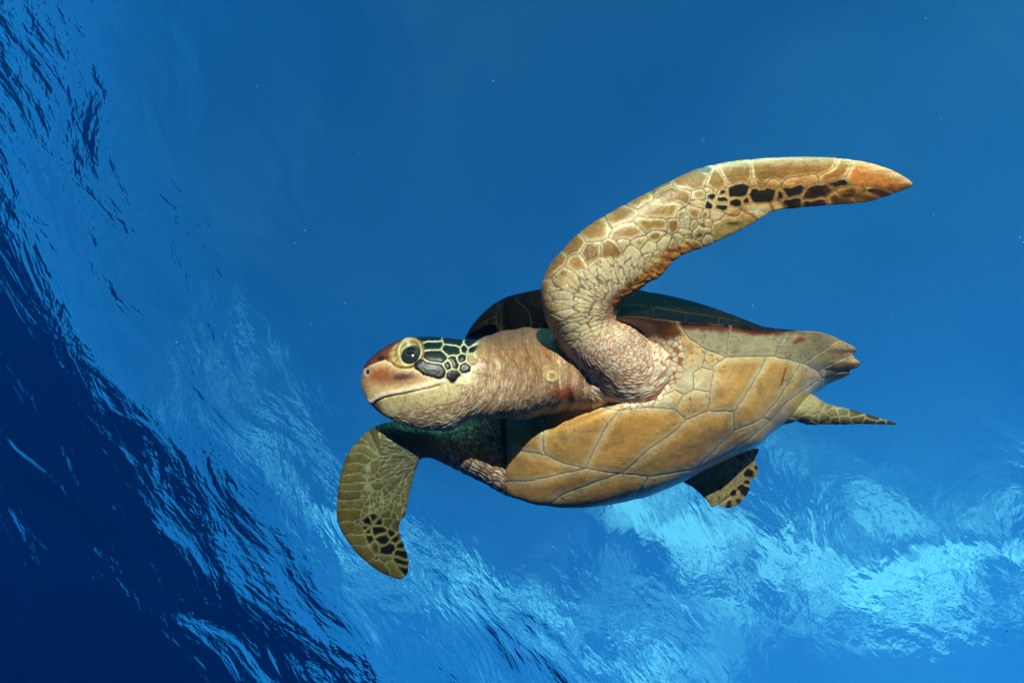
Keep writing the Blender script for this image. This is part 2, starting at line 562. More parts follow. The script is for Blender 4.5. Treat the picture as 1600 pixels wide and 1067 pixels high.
def plates(block, least):
    lab = flood(SE[:, block] > 1.7)
    cnt = np.bincount(lab.ravel())
    for k in range(1, len(cnt)):
        if cnt[k] < least: lab[lab == k] = 0
    lab = grow(lab)
    _, lab = np.unique(lab, return_inverse=True)
    return lab.reshape(sn, -1)

LABV = plates(slice(0, NV), 90)
LABD = plates(slice(NV, NV+ND), 120)

def paint_shell():
    e, x, y = SE, SPX, SPY
    shp = x.shape
    fx, fy = x.ravel(), y.ravel()
    n1 = fbm(fx/60, fy/60, seed=21); n2 = fbm(fx/9, fy/9, seed=22); n3 = fbm(fx/130+fy/90, fy/14-fx/40, seed=23)
    ef = e.ravel()
    lv = SLL.ravel()
    vent = ventral.ravel()
    rim_y = np.interp(fx, [1057, 1061, 1078, 1104, 1135, 1173, 1211, 1230, 1256, 1278, 1285, 1300, 1342], [488, 508, 530, 547, 556, 557, 557, 561, 569, 580, 592, 608, 640])
    rim = vent & (((lv > 0) & (fx > 1057) & (fy < rim_y)) | (lv < -0.8) | ((lv > 0.8) & (fx > 940) & (fx <= 1057)) | (fx > 1290))
    ochre, pale, olive = lin(208, 156, 82), lin(216, 196, 148), lin(168, 142, 88)
    c = mix(np.repeat(ochre[None], len(fx), 0), olive[None], np.clip(0.35+0.9*n1+0.25*n3, 0, 1)*0.75)
    c = mix(c, pale[None], 0.55*(1-smooth(1.5, 13+6*n2, ef)))
    c = mix(c, lin(184, 120, 60)[None], np.clip(0.8*n3+0.4*n1, 0, 1)*smooth(3, 12, ef)*0.7)
    # the plates beside the shoulder are small and pale
    pal = np.exp(-((fx-1075)/45)**2-((fy-590)/34)**2) + np.exp(-((fy-626)/11)**2)*(fx < 1050)
    c = mix(c, lin(214, 208, 176)[None], np.clip(pal, 0, 1)*0.7*vent)
    # rim plates: grey cream, dirty, red brown towards the edge
    cr = mix(np.repeat(lin(186, 172, 132)[None], len(fx), 0), lin(128, 122, 96)[None], np.clip(0.3+1.1*n1+0.4*n2, 0, 1)*0.7)
    cr = mix(cr, lin(136, 108, 70)[None], smooth(1230, 1320, fx)*0.8)
    cr = mix(cr, lin(96, 60, 32)[None], smooth(1050, 1020, fx)*0.8)
    top = pchip(XT, TOP, np.clip(fx, 728, 1342))
    edge = np.abs(lv)
    cr = mix(cr, lin(120, 52, 22)[None], smooth(0.935, 0.975, edge+0.012*n2)*(1-smooth(1180, 1300, fx)))
    cr = mix(cr, lin(20, 16, 13)[None], smooth(0.975, 0.995, edge)*(1-smooth(1180, 1290, fx)))
    c = np.where(rim[:, None], cr, c)
    c = np.where((vent & (fx < 792))[:, None], lin(40, 28, 18)[None], c)
    # rust stain on a rim plate
    st = np.exp(-((fx-1250)/9)**2-((fy-530)/5)**2) + np.exp(-((fx-1242)/4)**2-((fy-535)/3)**2)
    c = mix(c, lin(130, 45, 38)[None], np.clip(st*1.6-0.3+0.4*n2, 0, 0.9)*vent*(st > 0.1))
    # scratches and specks
    sp = vnoise(fx/3.1, fy/3.1, seed=31)*0.5+0.5
    sp2 = vnoise(fx/40, fy/40, seed=33)
    c = mix(c, lin(78, 52, 24)[None], smooth(0.86, 0.97, sp+0.10*sp2)*0.65*vent)
    scr = vnoise(fx/26+fy/5, fy/3-fx/30, seed=41)
    c = mix(c, lin(110, 76, 36)[None], smooth(0.62, 0.85, scr)*0.4*smooth(-.1, .5, n1)*vent)
    sk = poly_dist(fx, fy, [(1227, 575), (1223, 590), (1221, 602)])
    c = mix(c, lin(120, 50, 34)[None], (1-smooth(0.5, 2.2, sk))*0.8*vent)
    sm1 = fbm(fx/22, fy/34, seed=47); c = mix(c, lin(112, 84, 44)[None], np.clip(1.5*sm1-0.35, 0, 0.3)*vent)
    # seam line
    c = mix(c, lin(196, 186, 160)[None], (1-smooth(1.0, 3.0, ef))*0.3*vent)
    red = np.exp(-((fx-1090)/55)**2-((fy-585)/45)**2)
    line = mix(np.repeat(lin(92, 82, 78)[None], len(fx), 0), lin(140, 70, 48)[None], np.clip(red, 0, 1))
    c = mix(c, line, (1-smooth(0.3, 1.2, ef))*0.75*vent)
    # the back: near black plates with brown rays, thin pale seams
    dark = mix(np.repeat(lin(18, 15, 11)[None], len(fx), 0), lin(58, 36, 18)[None], np.clip(n3*1.6+0.6*n2, 0, 1)*0.8)
    dark = mix(dark, lin(44, 40, 22)[None], np.clip(n1+0.5*n2, 0, 1)*0.6)
    dark = mix(dark, lin(104, 92, 60)[None], (1-smooth(0.2, 1.0, ef))*0.4)
    dark = dark*0.5
    # soft red skin where the shoulder joins the bridge
    rr = np.hypot((fx-985)/1.04, fy-556)
    f1, f2, cd = worley(np.arctan2(fy-556, fx-985)*9, rr/9, seed=55)
    sk_ = mix(mix(np.repeat(lin(158, 98, 68)[None], len(fx), 0), lin(190, 146, 114)[None], cd), lin(214, 204, 172)[None], smooth(0.12, 0.3, f2-f1)*(cd > 0.2))
    c = mix(c, sk_, (1-smooth(78, 86, rr+5*n2))*vent)
    c = mix(c, mix(np.repeat(lin(104, 62, 30)[None], len(fx), 0), lin(62, 38, 20)[None], np.clip(0.5+n1+0.6*n2, 0, 1)), (1-smooth(80, 92, rr+6*n2))*vent*smooth(536, 520, fy+5*n2))
    c = np.where(vent[:, None], c, dark)
    return c.reshape(shp+(3,))

SCOL = paint_shell()
sidx = np.arange(sn*sm).reshape(sn, sm)
sq = np.stack([sidx[:-1], np.roll(sidx, -1, 1)[:-1], np.roll(sidx, -1, 1)[1:], sidx[1:]], -1).reshape(-1, 4)
Vs = SV.reshape(-1, 3).copy()
Ns = mean_normals(Vs, sq)
mid = np.array(P(1040, 620, 0.0))
if ((Vs-mid)*Ns).sum(1).mean() < 0:
    sq = sq[:, ::-1].copy(); Ns = -Ns
ee = SE.ravel()
gro = -0.0007*np.exp(-(ee/1.0)**2) + 0.0007*smooth(1, 14, ee)
gro += 0.0006*fbm(SPX.ravel()/30, SPY.ravel()/30, seed=51) + 0.00022*fbm(SPX.ravel()/5, SPY.ravel()/5, seed=52)
Vs += Ns*gro[:, None]

def sub_mesh(name, fsel, mat, parent, Vall, Fall, Call):
    fs = Fall[fsel]
    used, inv = np.unique(fs, return_inverse=True)
    o = mesh_object(name, Vall[used], inv.reshape(-1, 4), mat, parent)
    set_color(o.data, 'hide', Call[used])
    return o

M_PLASTRON = hide_material('plastron_horn', 0.33, 0.5, 0.14, 260, lo=0.60, hi=0.94)
M_CARAPACE = hide_material('carapace_horn', 0.5, 0.05, 0.4, 200)
labq = np.concatenate([LABV, LABD+1000], 1)
labf = labq[:-1].reshape(-1)            # one label for each quad, that of its first corner
cq = SCOL.reshape(-1, 3)
# what is seen of the shell: rim plates, the back, the belly plates
sizes = {}
for k in np.unique(labf):
    s = labf == k
    fc = sq[s][:, 0]
    sizes[k] = (s.sum(), SPX.ravel()[fc].mean(), SPY.ravel()[fc].mean(), SLL.ravel()[fc].mean(), ventral.ravel()[fc].mean())
rest_v, rest_d, sc_v, sc_d = [], [], [], []
for k, (n, mx, my, ml, mv) in sizes.items():
    if k >= 1000:
        (sc_d if ml > -0.3 else rest_d).append(k)
    elif ml > 0.82 or (mx > 1255 and my < 605):
        sc_d.append(k)
    elif ml < -0.8:
        rest_d.append(k)
    elif n > 100 and (mx > 786):
        sc_v.append(k)
    else:
        rest_v.append(k)
# the largest hidden piece of each half is the body of the part, the plates are its pieces
if not rest_v:
    rest_v = [sc_v.pop(int(np.argmin([abs(sizes[k][0]-200) for k in sc_v])))]
carapace = sub_mesh('carapace', np.isin(labf, rest_d), M_CARAPACE, turtle, Vs, sq, cq)
plastron = sub_mesh('plastron', np.isin(labf, rest_v), M_PLASTRON, turtle, Vs, sq, cq)
for k in sc_d: sub_mesh('scute', labf == k, M_PLASTRON if k < 1000 else M_CARAPACE, carapace, Vs, sq, cq)
for k in sc_v: sub_mesh('scute', labf == k, M_PLASTRON, plastron, Vs, sq, cq)
print('SHELL', len(sc_v), len(sc_d), len(rest_v), len(rest_d))
# ------------------------------------------------------------------ body: head, neck, shoulders, flippers in one skin
comp_v, comp_f, comp_lab = [], [], []
def add_comp(V, Fq, label):
    off = sum(len(v) for v in comp_v)
    comp_v.append(np.asarray(V)); comp_f.append(np.asarray(Fq)+off); comp_lab.append(np.full(len(V), label))

def loft_faces(n, m):
    idx = np.arange(n*m).reshape(n, m)
    return np.stack([idx[:-1], np.roll(idx, -1, 1)[:-1], np.roll(idx, -1, 1)[1:], idx[1:]], -1).reshape(-1, 4)

def close_ends(V, n, m, Fq):
    """fan caps written as quads with a doubled corner"""
    c0, c1 = len(V), len(V)+1
    V = np.vstack([V, V[:m].mean(0), V[(n-1)*m:n*m].mean(0)])
    a = np.arange(m); b = (a+1) % m
    f0 = np.stack([np.full(m, c0), np.full(m, c0), b, a], -1)
    f1 = np.stack([np.full(m, c1), np.full(m, c1), (n-1)*m+a, (n-1)*m+b], -1)
    return V, np.vstack([Fq, f0, f1])

HEAD, NEARF, FARF, REARF, LREAR, SHOULDER, CORE = range(7)

# head and neck: upright slices across the picture
HS = np.array([  # x, top, bottom, half depth, middle depth
    (564.5, 588, 604, .005, .135), (567, 577, 611, .013, .134), (573, 566, 622, .021, .133), (584, 555, 636.5, .029, .131),
    (600, 542.5, 650, .038, .129), (620, 532.5, 661, .047, .127), (645, 527, 669, .054, .125), (675, 526.5, 673.5, .058, .122),
    (700, 528.5, 674, .059, .119), (716, 530.5, 667, .058, .117), (740, 531, 655, .057, .115), (775, 520, 657, .066, .108),
    (810, 513, 656, .080, .106), (850, 510, 650, .100, .104), (900, 514, 645, .115, .095), (960, 530, 640, .09, .07)])
def head_surface():
    X = np.concatenate([np.linspace(564.5, 600, 30, endpoint=False), np.linspace(600, 960, 110)])
    t, b, hd, dc = [pchip(HS[:, 0], HS[:, k], X) for k in (1, 2, 3, 4)]
    m = 128
    a = np.linspace(0, 2*math.pi, m, endpoint=False)
    V = np.zeros((len(X), m, 3))
    for i in range(len(X)):
        ex = 2.0/2.35
        cs, sn_ = np.cos(a), np.sin(a)
        yy = np.sign(sn_)*np.abs(sn_)**ex; dd = np.sign(cs)*np.abs(cs)**ex
        # the jaw is narrower than the brow, the brow overhangs the snout
        k = (X[i]-560)/180
        wid = 1-0.16*smooth(0.1, 1.0, -yy)*(1-smooth(700, 780, X[i])) - 0.10*smooth(0.55, 1.0, yy)
        d = dc[i]+dd*hd[i]*wid
        py = (t[i]+b[i])/2-yy*(b[i]-t[i])/2
        z = D0-d
        V[i] = np.stack([(X[i]-W/2)/F*z, -(py-H/2)/F*z, d], -1)
    n = len(X)
    V, Fq = close_ends(V.reshape(-1, 3), n, m, loft_faces(n, m))
    return V, Fq
add_comp(*head_surface(), HEAD)

def flipper(st, n, m, label, roundness):
    """st rows: lead x, y, trail x, y, depth lead, depth trail, half thickness; roundness 1 = limb, 0 = blade"""
    st = np.asarray(st, float)
    k = np.arange(len(st)); s = np.linspace(0, len(st)-1, n)
    c = np.stack([pchip(k, st[:, j], s) if j == 6 else np.interp(s, k, st[:, j]) for j in range(7)], -1)
    sm_ = catmull(st[:, :6], n); c[:, :6] = sm_
    rd = np.interp(s, k, roundness)
    A = np.array([P(r[0], r[1], r[4]) for r in c]); B = np.array([P(r[2], r[3], r[5]) for r in c])
    ch = B-A
    midl = (A+B)/2
    sp = np.gradient(midl, axis=0)
    nr = np.cross(ch, sp); nr /= np.linalg.norm(nr, axis=1, keepdims=True)+1e-12
    nr *= np.sign(nr[:, 2:3]+1e-9)
    for _ in range(3):
        nr[1:-1] = (nr[:-2]+2*nr[1:-1]+nr[2:])/4
    h = m//2
    u = (1-np.cos(np.linspace(0, math.pi, h+1)))/2
    V = np.zeros((n, m, 3))
    for i in range(n):
        el = np.sqrt(np.maximum(0, 1-(2*u-1)**2))
        bl = 1.55*np.sqrt(np.maximum(u, 0))*(1-u)**0.9 + 0.07*np.sqrt(np.maximum(0, 1-(2*u-1)**16))
        bl /= bl.max()
        f = (rd[i]*el+(1-rd[i])*bl)*c[i, 6]
        f = np.maximum(f, 0.0016*np.sqrt(np.maximum(0, 1-(2*u-1)**20)))
        up = A[i]+ch[i]*u[:, None]+nr[i]*f[:, None]
        dn = A[i]+ch[i]*u[:, None]-nr[i]*f[:, None]
        V[i] = np.vstack([up, dn[1:-1][::-1]])
    V, Fq = close_ends(V.reshape(-1, 3), n, m, loft_faces(n, m))
    add_comp(V, Fq, label)

NEAR = [(960, 625, 1050, 575, .09, .12, .06), (925, 600, 1035, 545, .14, .15, .062), (893, 565, 1010, 518, .185, .17, .060), (868, 530, 988, 499, .215, .19, .054), (851, 490, 966, 487, .235, .205, .047),
        (846.5, 455, 960, 480, .25, .22, .042), (857, 422, 968, 473, .26, .23, .037), (878, 394, 986, 462, .265, .24, .033), (906, 364, 1010, 446, .268, .25, .029),
        (946, 337, 1035, 430, .27, .255, .026), (990, 313, 1058, 404, .27, .258, .023), (1040, 287, 1095, 389, .268, .258, .020), (1085, 266, 1142, 367, .264, .256, .017),
        (1130, 255, 1178, 348, .258, .251, .0145), (1180, 249, 1207, 331, .25, .244, .0125), (1240, 246, 1243, 325.5, .24, .234, .011), (1300, 247, 1298, 320.5, .228, .222, .0095),
        (1350, 253.5, 1346, 317, .217, .211, .008), (1388, 264.5, 1380, 308.5, .208, .203, .006), (1411, 276, 1406, 299, .202, .198, .0045), (1424, 285, 1424, 291, .198, .196, .002)]
flipper(NEAR, 150, 110, NEARF, [1, 1, 1, 1, .95, .85, .7, .5, .3, .15] + [0]*11)
FARFL = [(830, 640, 870, 765, -.07, -.10, .06), (785, 640, 806, 778, -.05, -.08, .055), (742, 650, 752, 754, -.02, -.045, .046), (700, 662, 708, 732, .02, .0, .036), (655, 664, 674, 716, .05, .035, .027),
         (622, 658.5, 660, 716, .055, .04, .025), (592, 664, 654, 724, .058, .045, .022), (568, 679, 650, 735, .06, .045, .019), (547, 703, 645.5, 750, .06, .045, .017),
         (534, 733, 641, 768, .058, .045, .015), (528, 769, 637.5, 785, .055, .043, .013), (526.5, 806, 634, 803, .05, .04, .011), (534, 828, 624, 819, .045, .036, .010),
         (548, 851, 626, 837, .04, .033, .009), (567, 872, 633, 856, .034, .028, .008), (590, 890, 638.5, 876, .028, .024, .006), (611, 900.5, 637, 893, .022, .02, .004), (626, 905, 633, 901, .02, .018, .002)]
flipper(FARFL, 110, 90, FARF, [1, 1, 1, 1, .9, .7, .5, .3, .15] + [0]*9)
REARR = [(1030, 690, 1110, 650, -.10, -.10, .030), (1045, 722, 1132, 676, -.13, -.13, .022), (1062, 748, 1156, 697, -.16, -.16, .014), (1080, 760, 1176, 700, -.175, -.175, .010), (1094, 771, 1186, 702, -.185, -.185, .008),
         (1105, 783, 1180, 716, -.19, -.19, .006), (1112, 792, 1184, 730, -.195, -.195, .005), (1119, 786, 1184, 741, -.20, -.20, .004), (1130, 792, 1172, 753, -.20, -.20, .004), (1142, 793, 1171, 764, -.205, -.205, .003), (1154, 788, 1163, 778, -.205, -.205, .002)]
flipper(REARR, 70, 80, REARF, [1, .7, .3] + [0]*8)
LREARF = [(1150, 610, 1150, 660, -.06, -.06, .03), (1215, 614, 1212, 664, -.09, -.09, .03), (1243, 614, 1240, 659, -.105, -.105, .026), (1264, 613.5, 1264, 664, -.115, -.115, .022), (1287, 628, 1290, 663, -.125, -.125, .016),
          (1320, 636.5, 1320, 663.5, -.14, -.14, .012), (1350, 645, 1345, 662.5, -.15, -.15, .009), (1377, 653, 1375, 663, -.16, -.16, .006), (1400, 660.5, 1400, 663.5, -.17, -.17, .002)]
flipper(LREARF, 70, 60, LREAR, [1, 1, .9, .7, .5, .4, .4, .4, .6])

def ellipsoid(px, py, d, rx, ry_, rz, label, n=70, m=90, tilt=0.0):
    c = P(px, py, d); k = (D0-d)/F
    th = np.linspace(0.03, math.pi-0.03, n); ph = np.linspace(0, 2*math.pi, m, endpoint=False)
    T, Q = np.meshgrid(th, ph, indexing='ij')
    x, y, z = np.sin(T)*np.cos(Q)*rx*k, np.cos(T)*ry_*k, np.sin(T)*np.sin(Q)*rz
    ct, st_ = math.cos(tilt), math.sin(tilt)
    V = np.stack([c[0]+ct*x-st_*y, c[1]+st_*x+ct*y, c[2]+z], -1).reshape(-1, 3)
    V, Fq = close_ends(V, n, m, loft_faces(n, m)[:, ::-1])
    add_comp(V, Fq, label)
ellipsoid(986, 562, .10, 92, 71, .104, SHOULDER, tilt=0.1)
ellipsoid(905, 592, .09, 75, 52, .105, SHOULDER)
ellipsoid(815, 700, -.07, 60, 62, .06, CORE)
ellipsoid(1000, 600, .0, 130, 60, .06, CORE)
ellipsoid(1120, 640, -.06, 100, 34, .05, CORE)

def build_body():
    V = np.vstack(comp_v); Fq = np.vstack(comp_f); lab = np.concatenate(comp_lab)
    me = bpy.data.meshes.new('body_lofts')
    me.from_pydata(V.tolist(), [], [tuple(dict.fromkeys(f)) for f in Fq.tolist()])
    me.update()
    bmx = __import__('bmesh').new(); bmx.from_mesh(me)
    __import__('bmesh').ops.recalc_face_normals(bmx, faces=bmx.faces[:])
    bmx.to_mesh(me); bmx.free()
    o = bpy.data.objects.new('body_lofts', me); COL.objects.link(o)
    md = o.modifiers.new('r', 'REMESH'); md.mode = 'VOXEL'; md.voxel_size = VOX; md.adaptivity = 0.0
    dg = bpy.context.evaluated_depsgraph_get()
    ev = o.evaluated_get(dg).to_mesh()
    n = len(ev.vertices)
    co = np.empty(n*3, np.float32); ev.vertices.foreach_get('co', co); co = co.reshape(-1, 3).astype(float)
    nl = len(ev.loops); li = np.empty(nl, np.int32); ev.loops.foreach_get('vertex_index', li)
    assert nl == 4*len(ev.polygons)
    q = li.reshape(-1, 4)
    bpy.data.objects.remove(o); bpy.data.meshes.remove(me)
    kd = KDTree(len(V[::3]))
    for i, v in enumerate(V[::3]): kd.insert(v, i)
    kd.balance()
    l3 = lab[::3]
    lb = np.array([l3[kd.find(c)[1]] for c in co])
    px_, _ = project(co)
    py_ = project(co)[1]
    lb[(lb == CORE) & (px_ < 880)] = FARF
    lb[np.isin(lb, (SHOULDER, FARF)) & (px_ > 800) & (px_ < 925) & (co[:, 2] > 0.03) & (co[:, 2] < 0.205) & (py_ < 660)] = HEAD
    return co, q, lb

VOX = 0.0013
BV, BF, BL = build_body()
print('BODY verts', len(BV), 'faces', len(BF))

def laplace(V, E, w, it, lam=0.5, mu=None):
    deg = np.bincount(E.ravel(), minlength=len(V)).astype(float)
    for k in range(it):
        for s in ((lam, mu) if mu else (lam,)):
            acc = np.zeros_like(V)
            for c in range(3):
                acc[:, c] = np.bincount(E[:, 0], weights=V[E[:, 1], c], minlength=len(V)) + np.bincount(E[:, 1], weights=V[E[:, 0], c], minlength=len(V))
            V = V + s*w[:, None]*(acc/deg[:, None]-V)
    return V
e_all = np.vstack([BF[:, [0, 1]], BF[:, [1, 2]], BF[:, [2, 3]], BF[:, [3, 0]]])
e_all.sort(axis=1)
e_all = np.unique(e_all[:, 0].astype(np.int64)*len(BV)+e_all[:, 1])
BE = np.stack([e_all//len(BV), e_all % len(BV)], -1)
BV = laplace(BV, BE, np.ones(len(BV)), 6, 0.5, -0.52)
# soften where limbs grow out of the trunk
bx, by = project(BV)
soft = (smooth(60, 10, np.abs(np.hypot(bx-985, by-560)-80))*(BV[:, 2] > 0.05) + (1-smooth(30, 80, np.hypot(bx-910, by-565))) + (1-smooth(15, 60, np.hypot(bx-780, by-720))))
soft = np.clip(soft, 0, 1)*(bx > 700)
keep = (soft[BE[:, 0]] > 0) | (soft[BE[:, 1]] > 0)
ids = np.unique(BE[keep]); back_ = np.full(len(BV), -1); back_[ids] = np.arange(len(ids))
full = np.bincount(BE.ravel(), minlength=len(BV))[ids]; part = np.bincount(back_[BE[keep]].ravel(), minlength=len(ids))
BV[ids] = laplace(BV[ids], back_[BE[keep]], soft[ids]*(full == part), 90, 0.6)
# ------------------------------------------------------------------ scales, wrinkles and colours of the skin
nb = len(BV)
bx, by = project(BV)
BN = mean_normals(BV, BF)
if ((BV-BV.mean(0))*BN).sum(1).mean() < 0:
    BF = BF[:, ::-1].copy(); BN = -BN
wx = bx + 2.2*fbm(bx/16, by/16, seed=61, oct=3)
wy = by + 2.2*fbm(bx/16, by/16, seed=62, oct=3)

def cells(x, y, seeds):
    """nearest and second nearest of segment shaped scale centres (x1, y1, x2, y2, size, kind)"""
    f1 = np.full(x.shape, 1e5); f2 = f1.copy(); k1 = np.zeros(x.shape, int)
    for i, (x1, y1, x2, y2, s, kd_) in enumerate(seeds):
        d = seg_dist(x, y, x1, y1, x2, y2)-s
        near = d < f1
        f2 = np.where(near, f1, np.minimum(f2, d))
        k1 = np.where(near, i, k1)
        f1 = np.where(near, d, f1)
    kinds = np.array([s[5] for s in seeds])
    return (f2-f1)*0.5, k1, kinds[k1]

def pt(x, y, s=0, k=0): return (x, y, x, y, s, k)
def sg(x1, y1, x2, y2, s=0, k=0): return (x1, y1, x2, y2, s, k)
# kinds: 0 ochre scale, 1 dark scale, 2 orange scale, 3 pale scale, 4 brown dark-smudged scale, 5 olive scale
N_SEEDS = [sg(862, 412, 874, 402, 0), sg(890, 388, 903, 378, 2), sg(920, 364, 944, 350, 3), sg(955, 344, 982, 330, 2), sg(988, 318, 1008, 306, 0), sg(1022, 297, 1042, 287, -4),
    sg(1066, 285, 1092, 275, 4), pt(1101, 265, -5, 3), sg(1038, 307, 1064, 302, 3), sg(1012, 330, 1050, 327, 2), sg(1006, 350, 1028, 350, 0), sg(968, 363, 994, 362, 0), pt(922, 391, 3), pt(954, 392, 2),
    pt(899, 412, 2), pt(940, 416, 1), pt(884, 434, 2), pt(918, 436, 0), pt(974, 379, -3, 3), pt(999, 377, -2), pt(989, 395, -2, 3), pt(978, 414, -2, 3), pt(1024, 366, -2), pt(1052, 350, -3), pt(1072, 349, -3, 3), pt(1087, 331, -1),
    pt(1091, 307, -3), pt(1091, 318, -3), pt(870, 456, 1), pt(902, 456), pt(1012, 388, -3, 3), pt(1036, 380, -4, 3),
    pt(1119, 284, 4), sg(1146, 270, 1162, 269, 7), sg(1190, 267, 1290, 258, 9), sg(1292, 277, 1318, 260, 3), sg(1345, 270, 1412, 287, 10, 2),
    pt(1208, 285, -1, 2), sg(1235, 283, 1270, 276, 0, 2), sg(1297, 288, 1318, 288, -3, 1), pt(1177, 285, -5), pt(1190, 293, -6, 1),
    pt(1128, 300, -5, 1), sg(1147, 299, 1158, 297, 0, 1), sg(1182, 306, 1202, 302, 1, 1), pt(1220, 306, -2, 1), sg(1232, 300, 1250, 296, 1, 1), sg(1265, 304, 1290, 296, 2, 1),
    sg(1302, 311, 1326, 313, 0, 4), sg(1318, 300, 1345, 302, -2, 4), sg(1346, 305, 1365, 312, -1, 4), sg(1362, 296, 1392, 303, -1, 1),
    sg(1228, 315, 1246, 314, -3, 1), sg(1262, 315, 1284, 315, -3, 1), pt(1111, 306, -6, 1), pt(1128, 310, -5, 1), pt(1150, 316, -3, 1), pt(1107, 320, -6, 1), pt(1127, 322, -6, 1), pt(1168, 315, -5, 1),
    sg(1172, 329, 1192, 329, -1, 3), pt(1215, 322, -3, 3), sg(1128, 357, 1164, 344, 2, 5), pt(1096, 362, 0, 5), pt(1148, 333, -4), pt(1120, 338, -4, 3), pt(1100, 336, -5), pt(1103, 348, -5), pt(1110, 296, -6), pt(1070, 366, -5, 5), pt(1084, 352, -5), pt(1062, 334, -5)]
for _ in range(26):
    t = random.random(); N_SEEDS.append(pt(1000+95*t+random.uniform(-8, 8), 432-72*t+random.uniform(-16, 16), -6, 5 if random.random() < 0.6 else 4))
F_SEEDS = [pt(572, 813, -3, 1), pt(584, 808, -5, 1), pt(592, 816, -5, 1), pt(569, 824, -5, 1), pt(576, 830, -6, 1), sg(590, 829, 594, 829, -2, 1), pt(611, 834, -4, 1), pt(598, 843, 0, 1), pt(617, 843, -3, 1),
    sg(603, 860, 609, 856, 1, 1), pt(623, 853, -2, 1), pt(585, 857, -1, 4), pt(576, 841, -4, 4), sg(620, 863, 632, 869, -2, 1), sg(620, 876, 632, 879, -2, 1), sg(622, 888, 634, 890, -3, 1), sg(587, 873, 583, 880, -4, 4),
    pt(621, 795, 0, 5), pt(618, 778, -1, 5), pt(562, 818, -6, 1), pt(568, 805, -6), pt(558, 814, -5), pt(604, 800, -4, 5), pt(606, 817, -4, 5), pt(616, 822, -4, 5),
    sg(536, 737, 556, 730, 0, 0), sg(532, 750, 556, 747), sg(530, 762, 556, 761), sg(530, 775, 556, 774), sg(530, 789, 558, 788), sg(533, 804, 552, 803, 2), sg(540, 826, 556, 829, 2), sg(548, 840, 562, 846, 2), sg(560, 858, 574, 866, 3),
    sg(583, 882, 602, 892, 3), sg(608, 886, 618, 896, 1), pt(602, 872, 0, 5), sg(538, 720, 560, 714), sg(548, 702, 568, 700), sg(556, 688, 574, 690), sg(566, 678, 576, 690, 0), sg(584, 668, 588, 684), sg(600, 662, 602, 682), sg(616, 660, 618, 682), sg(634, 661, 636, 684), sg(652, 664, 656, 688), sg(664, 668, 668, 690, 0, 3)]
for _ in range(70):
    F_SEEDS.append(pt(random.uniform(566, 645), random.uniform(735, 802), -5, 5 if random.random() < 0.7 else 0))
R_SEEDS = [pt(1158, 712, -2, 1), pt(1182, 705, -1, 1), pt(1172, 706, -3, 1), pt(1150, 740, -3, 1), pt(1160, 734, -3, 1), pt(1156, 743, -4, 1), sg(1166, 739, 1174, 737, 0, 1), pt(1180, 732, -1, 1), pt(1127, 761, -4, 1), pt(1137, 764, -3, 1), pt(1145, 771, -1, 1), pt(1140, 784, 0, 1),
    pt(1160, 764, 1, 1), pt(1125, 778, -4, 1), pt(1129, 750, -5, 1), pt(1142, 755, -4, 1), pt(1152, 754, -5, 1), pt(1166, 752, -3, 1), pt(1174, 722, -3, 5), pt(1150, 783, -2, 1), pt(1126, 788, -3, 5)]
for _ in range(60):
    R_SEEDS.append(pt(random.uniform(1075, 1150), random.uniform(712, 790), -5, 5))
H_SEEDS = [sg(670, 539, 687, 538, 1, 1), sg(672, 556, 688, 556, 3, 1), sg(662, 573, 684, 580, 4, 1), sg(698, 545, 710, 547, 2, 1), pt(725, 544, -1, 1), pt(738, 545, -1, 1), sg(708, 561, 711, 570, -1, 1), pt(721, 560, -1, 1),
    pt(700, 571, -1, 1), pt(727, 574, 1.5, 1), pt(708, 586, 2, 1), pt(730, 591, -1, 3), pt(738, 562, 1, 6), sg(664, 528, 684, 529, 0, 1), sg(696, 533, 716, 535, 0, 1), pt(733, 536, 0, 1), pt(746, 555, -2, 3), pt(743, 577, -2, 3), pt(745, 588, -3, 3),
    pt(720, 596, -2, 3), pt(694, 598, -3, 3), sg(608, 578, 640, 587, 0, 7), sg(648, 593, 680, 600, -1, 7), pt(652, 585, -3, 7)]

KCOL = np.array([lin(130, 98, 50), lin(20, 17, 13), lin(158, 108, 56), lin(178, 166, 132), lin(62, 38, 20), lin(136, 116, 68), lin(140, 114, 66), lin(200, 150, 90)])

def scale_paint(x, y, seeds, pale, line, seam_w=1.0, rim=5.0):
    e, k, kd_ = cells(x, y, seeds)
    inner = KCOL[kd_]
    dark = (kd_ == 1)
    rimw = np.where(dark, 0.1, 1.0)
    jit = _hash(k, k*0+3, k*0+7, 5)
    rim_k = rim*(0.75+0.8*jit)
    c = inner*(0.85+0.3*jit)[:, None]
    n = fbm(x/7, y/7, seed=71)
    # dark scales sit in a wide pale frame, the others fade towards the seam
    t = np.where(dark, smooth(1.2, 3.4, e+1.1*n), smooth(0.8, rim_k+0.8, e+1.6*n))
    c = mix(pale*np.ones_like(c), c, t)
    c = mix(c, line[None], (1-smooth(0.25, 0.95*seam_w+0.25, e))*np.where(dark, 0.35, 0.92))
    h = -0.0005*np.exp(-(e/0.9)**2) + 0.0003*smooth(0.5, 5, e)
    return c, h, kd_, e

skin = np.tile(lin(176, 152, 112), (nb, 1))
disp = np.zeros(nb)
n_lo, n_md, n_hi = fbm(bx/45, by/45, seed=81), fbm(bx/12, by/12, seed=82), fbm(bx/3.5, by/3.5, seed=83, oct=2)

# ---- raised fore flipper and its shoulder
sel = np.where(np.isin(BL, (NEARF, SHOULDER, CORE)))[0]
x, y = wx[sel], wy[sel]
paleN = mix(np.repeat(lin(188, 172, 130)[None], len(x), 0), lin(158, 122, 70)[None], smooth(1080, 1170, x)*smooth(275, 292, y))
cA, hA, kA, eA = scale_paint(x, y, N_SEEDS, paleN, lin(92, 72, 62))
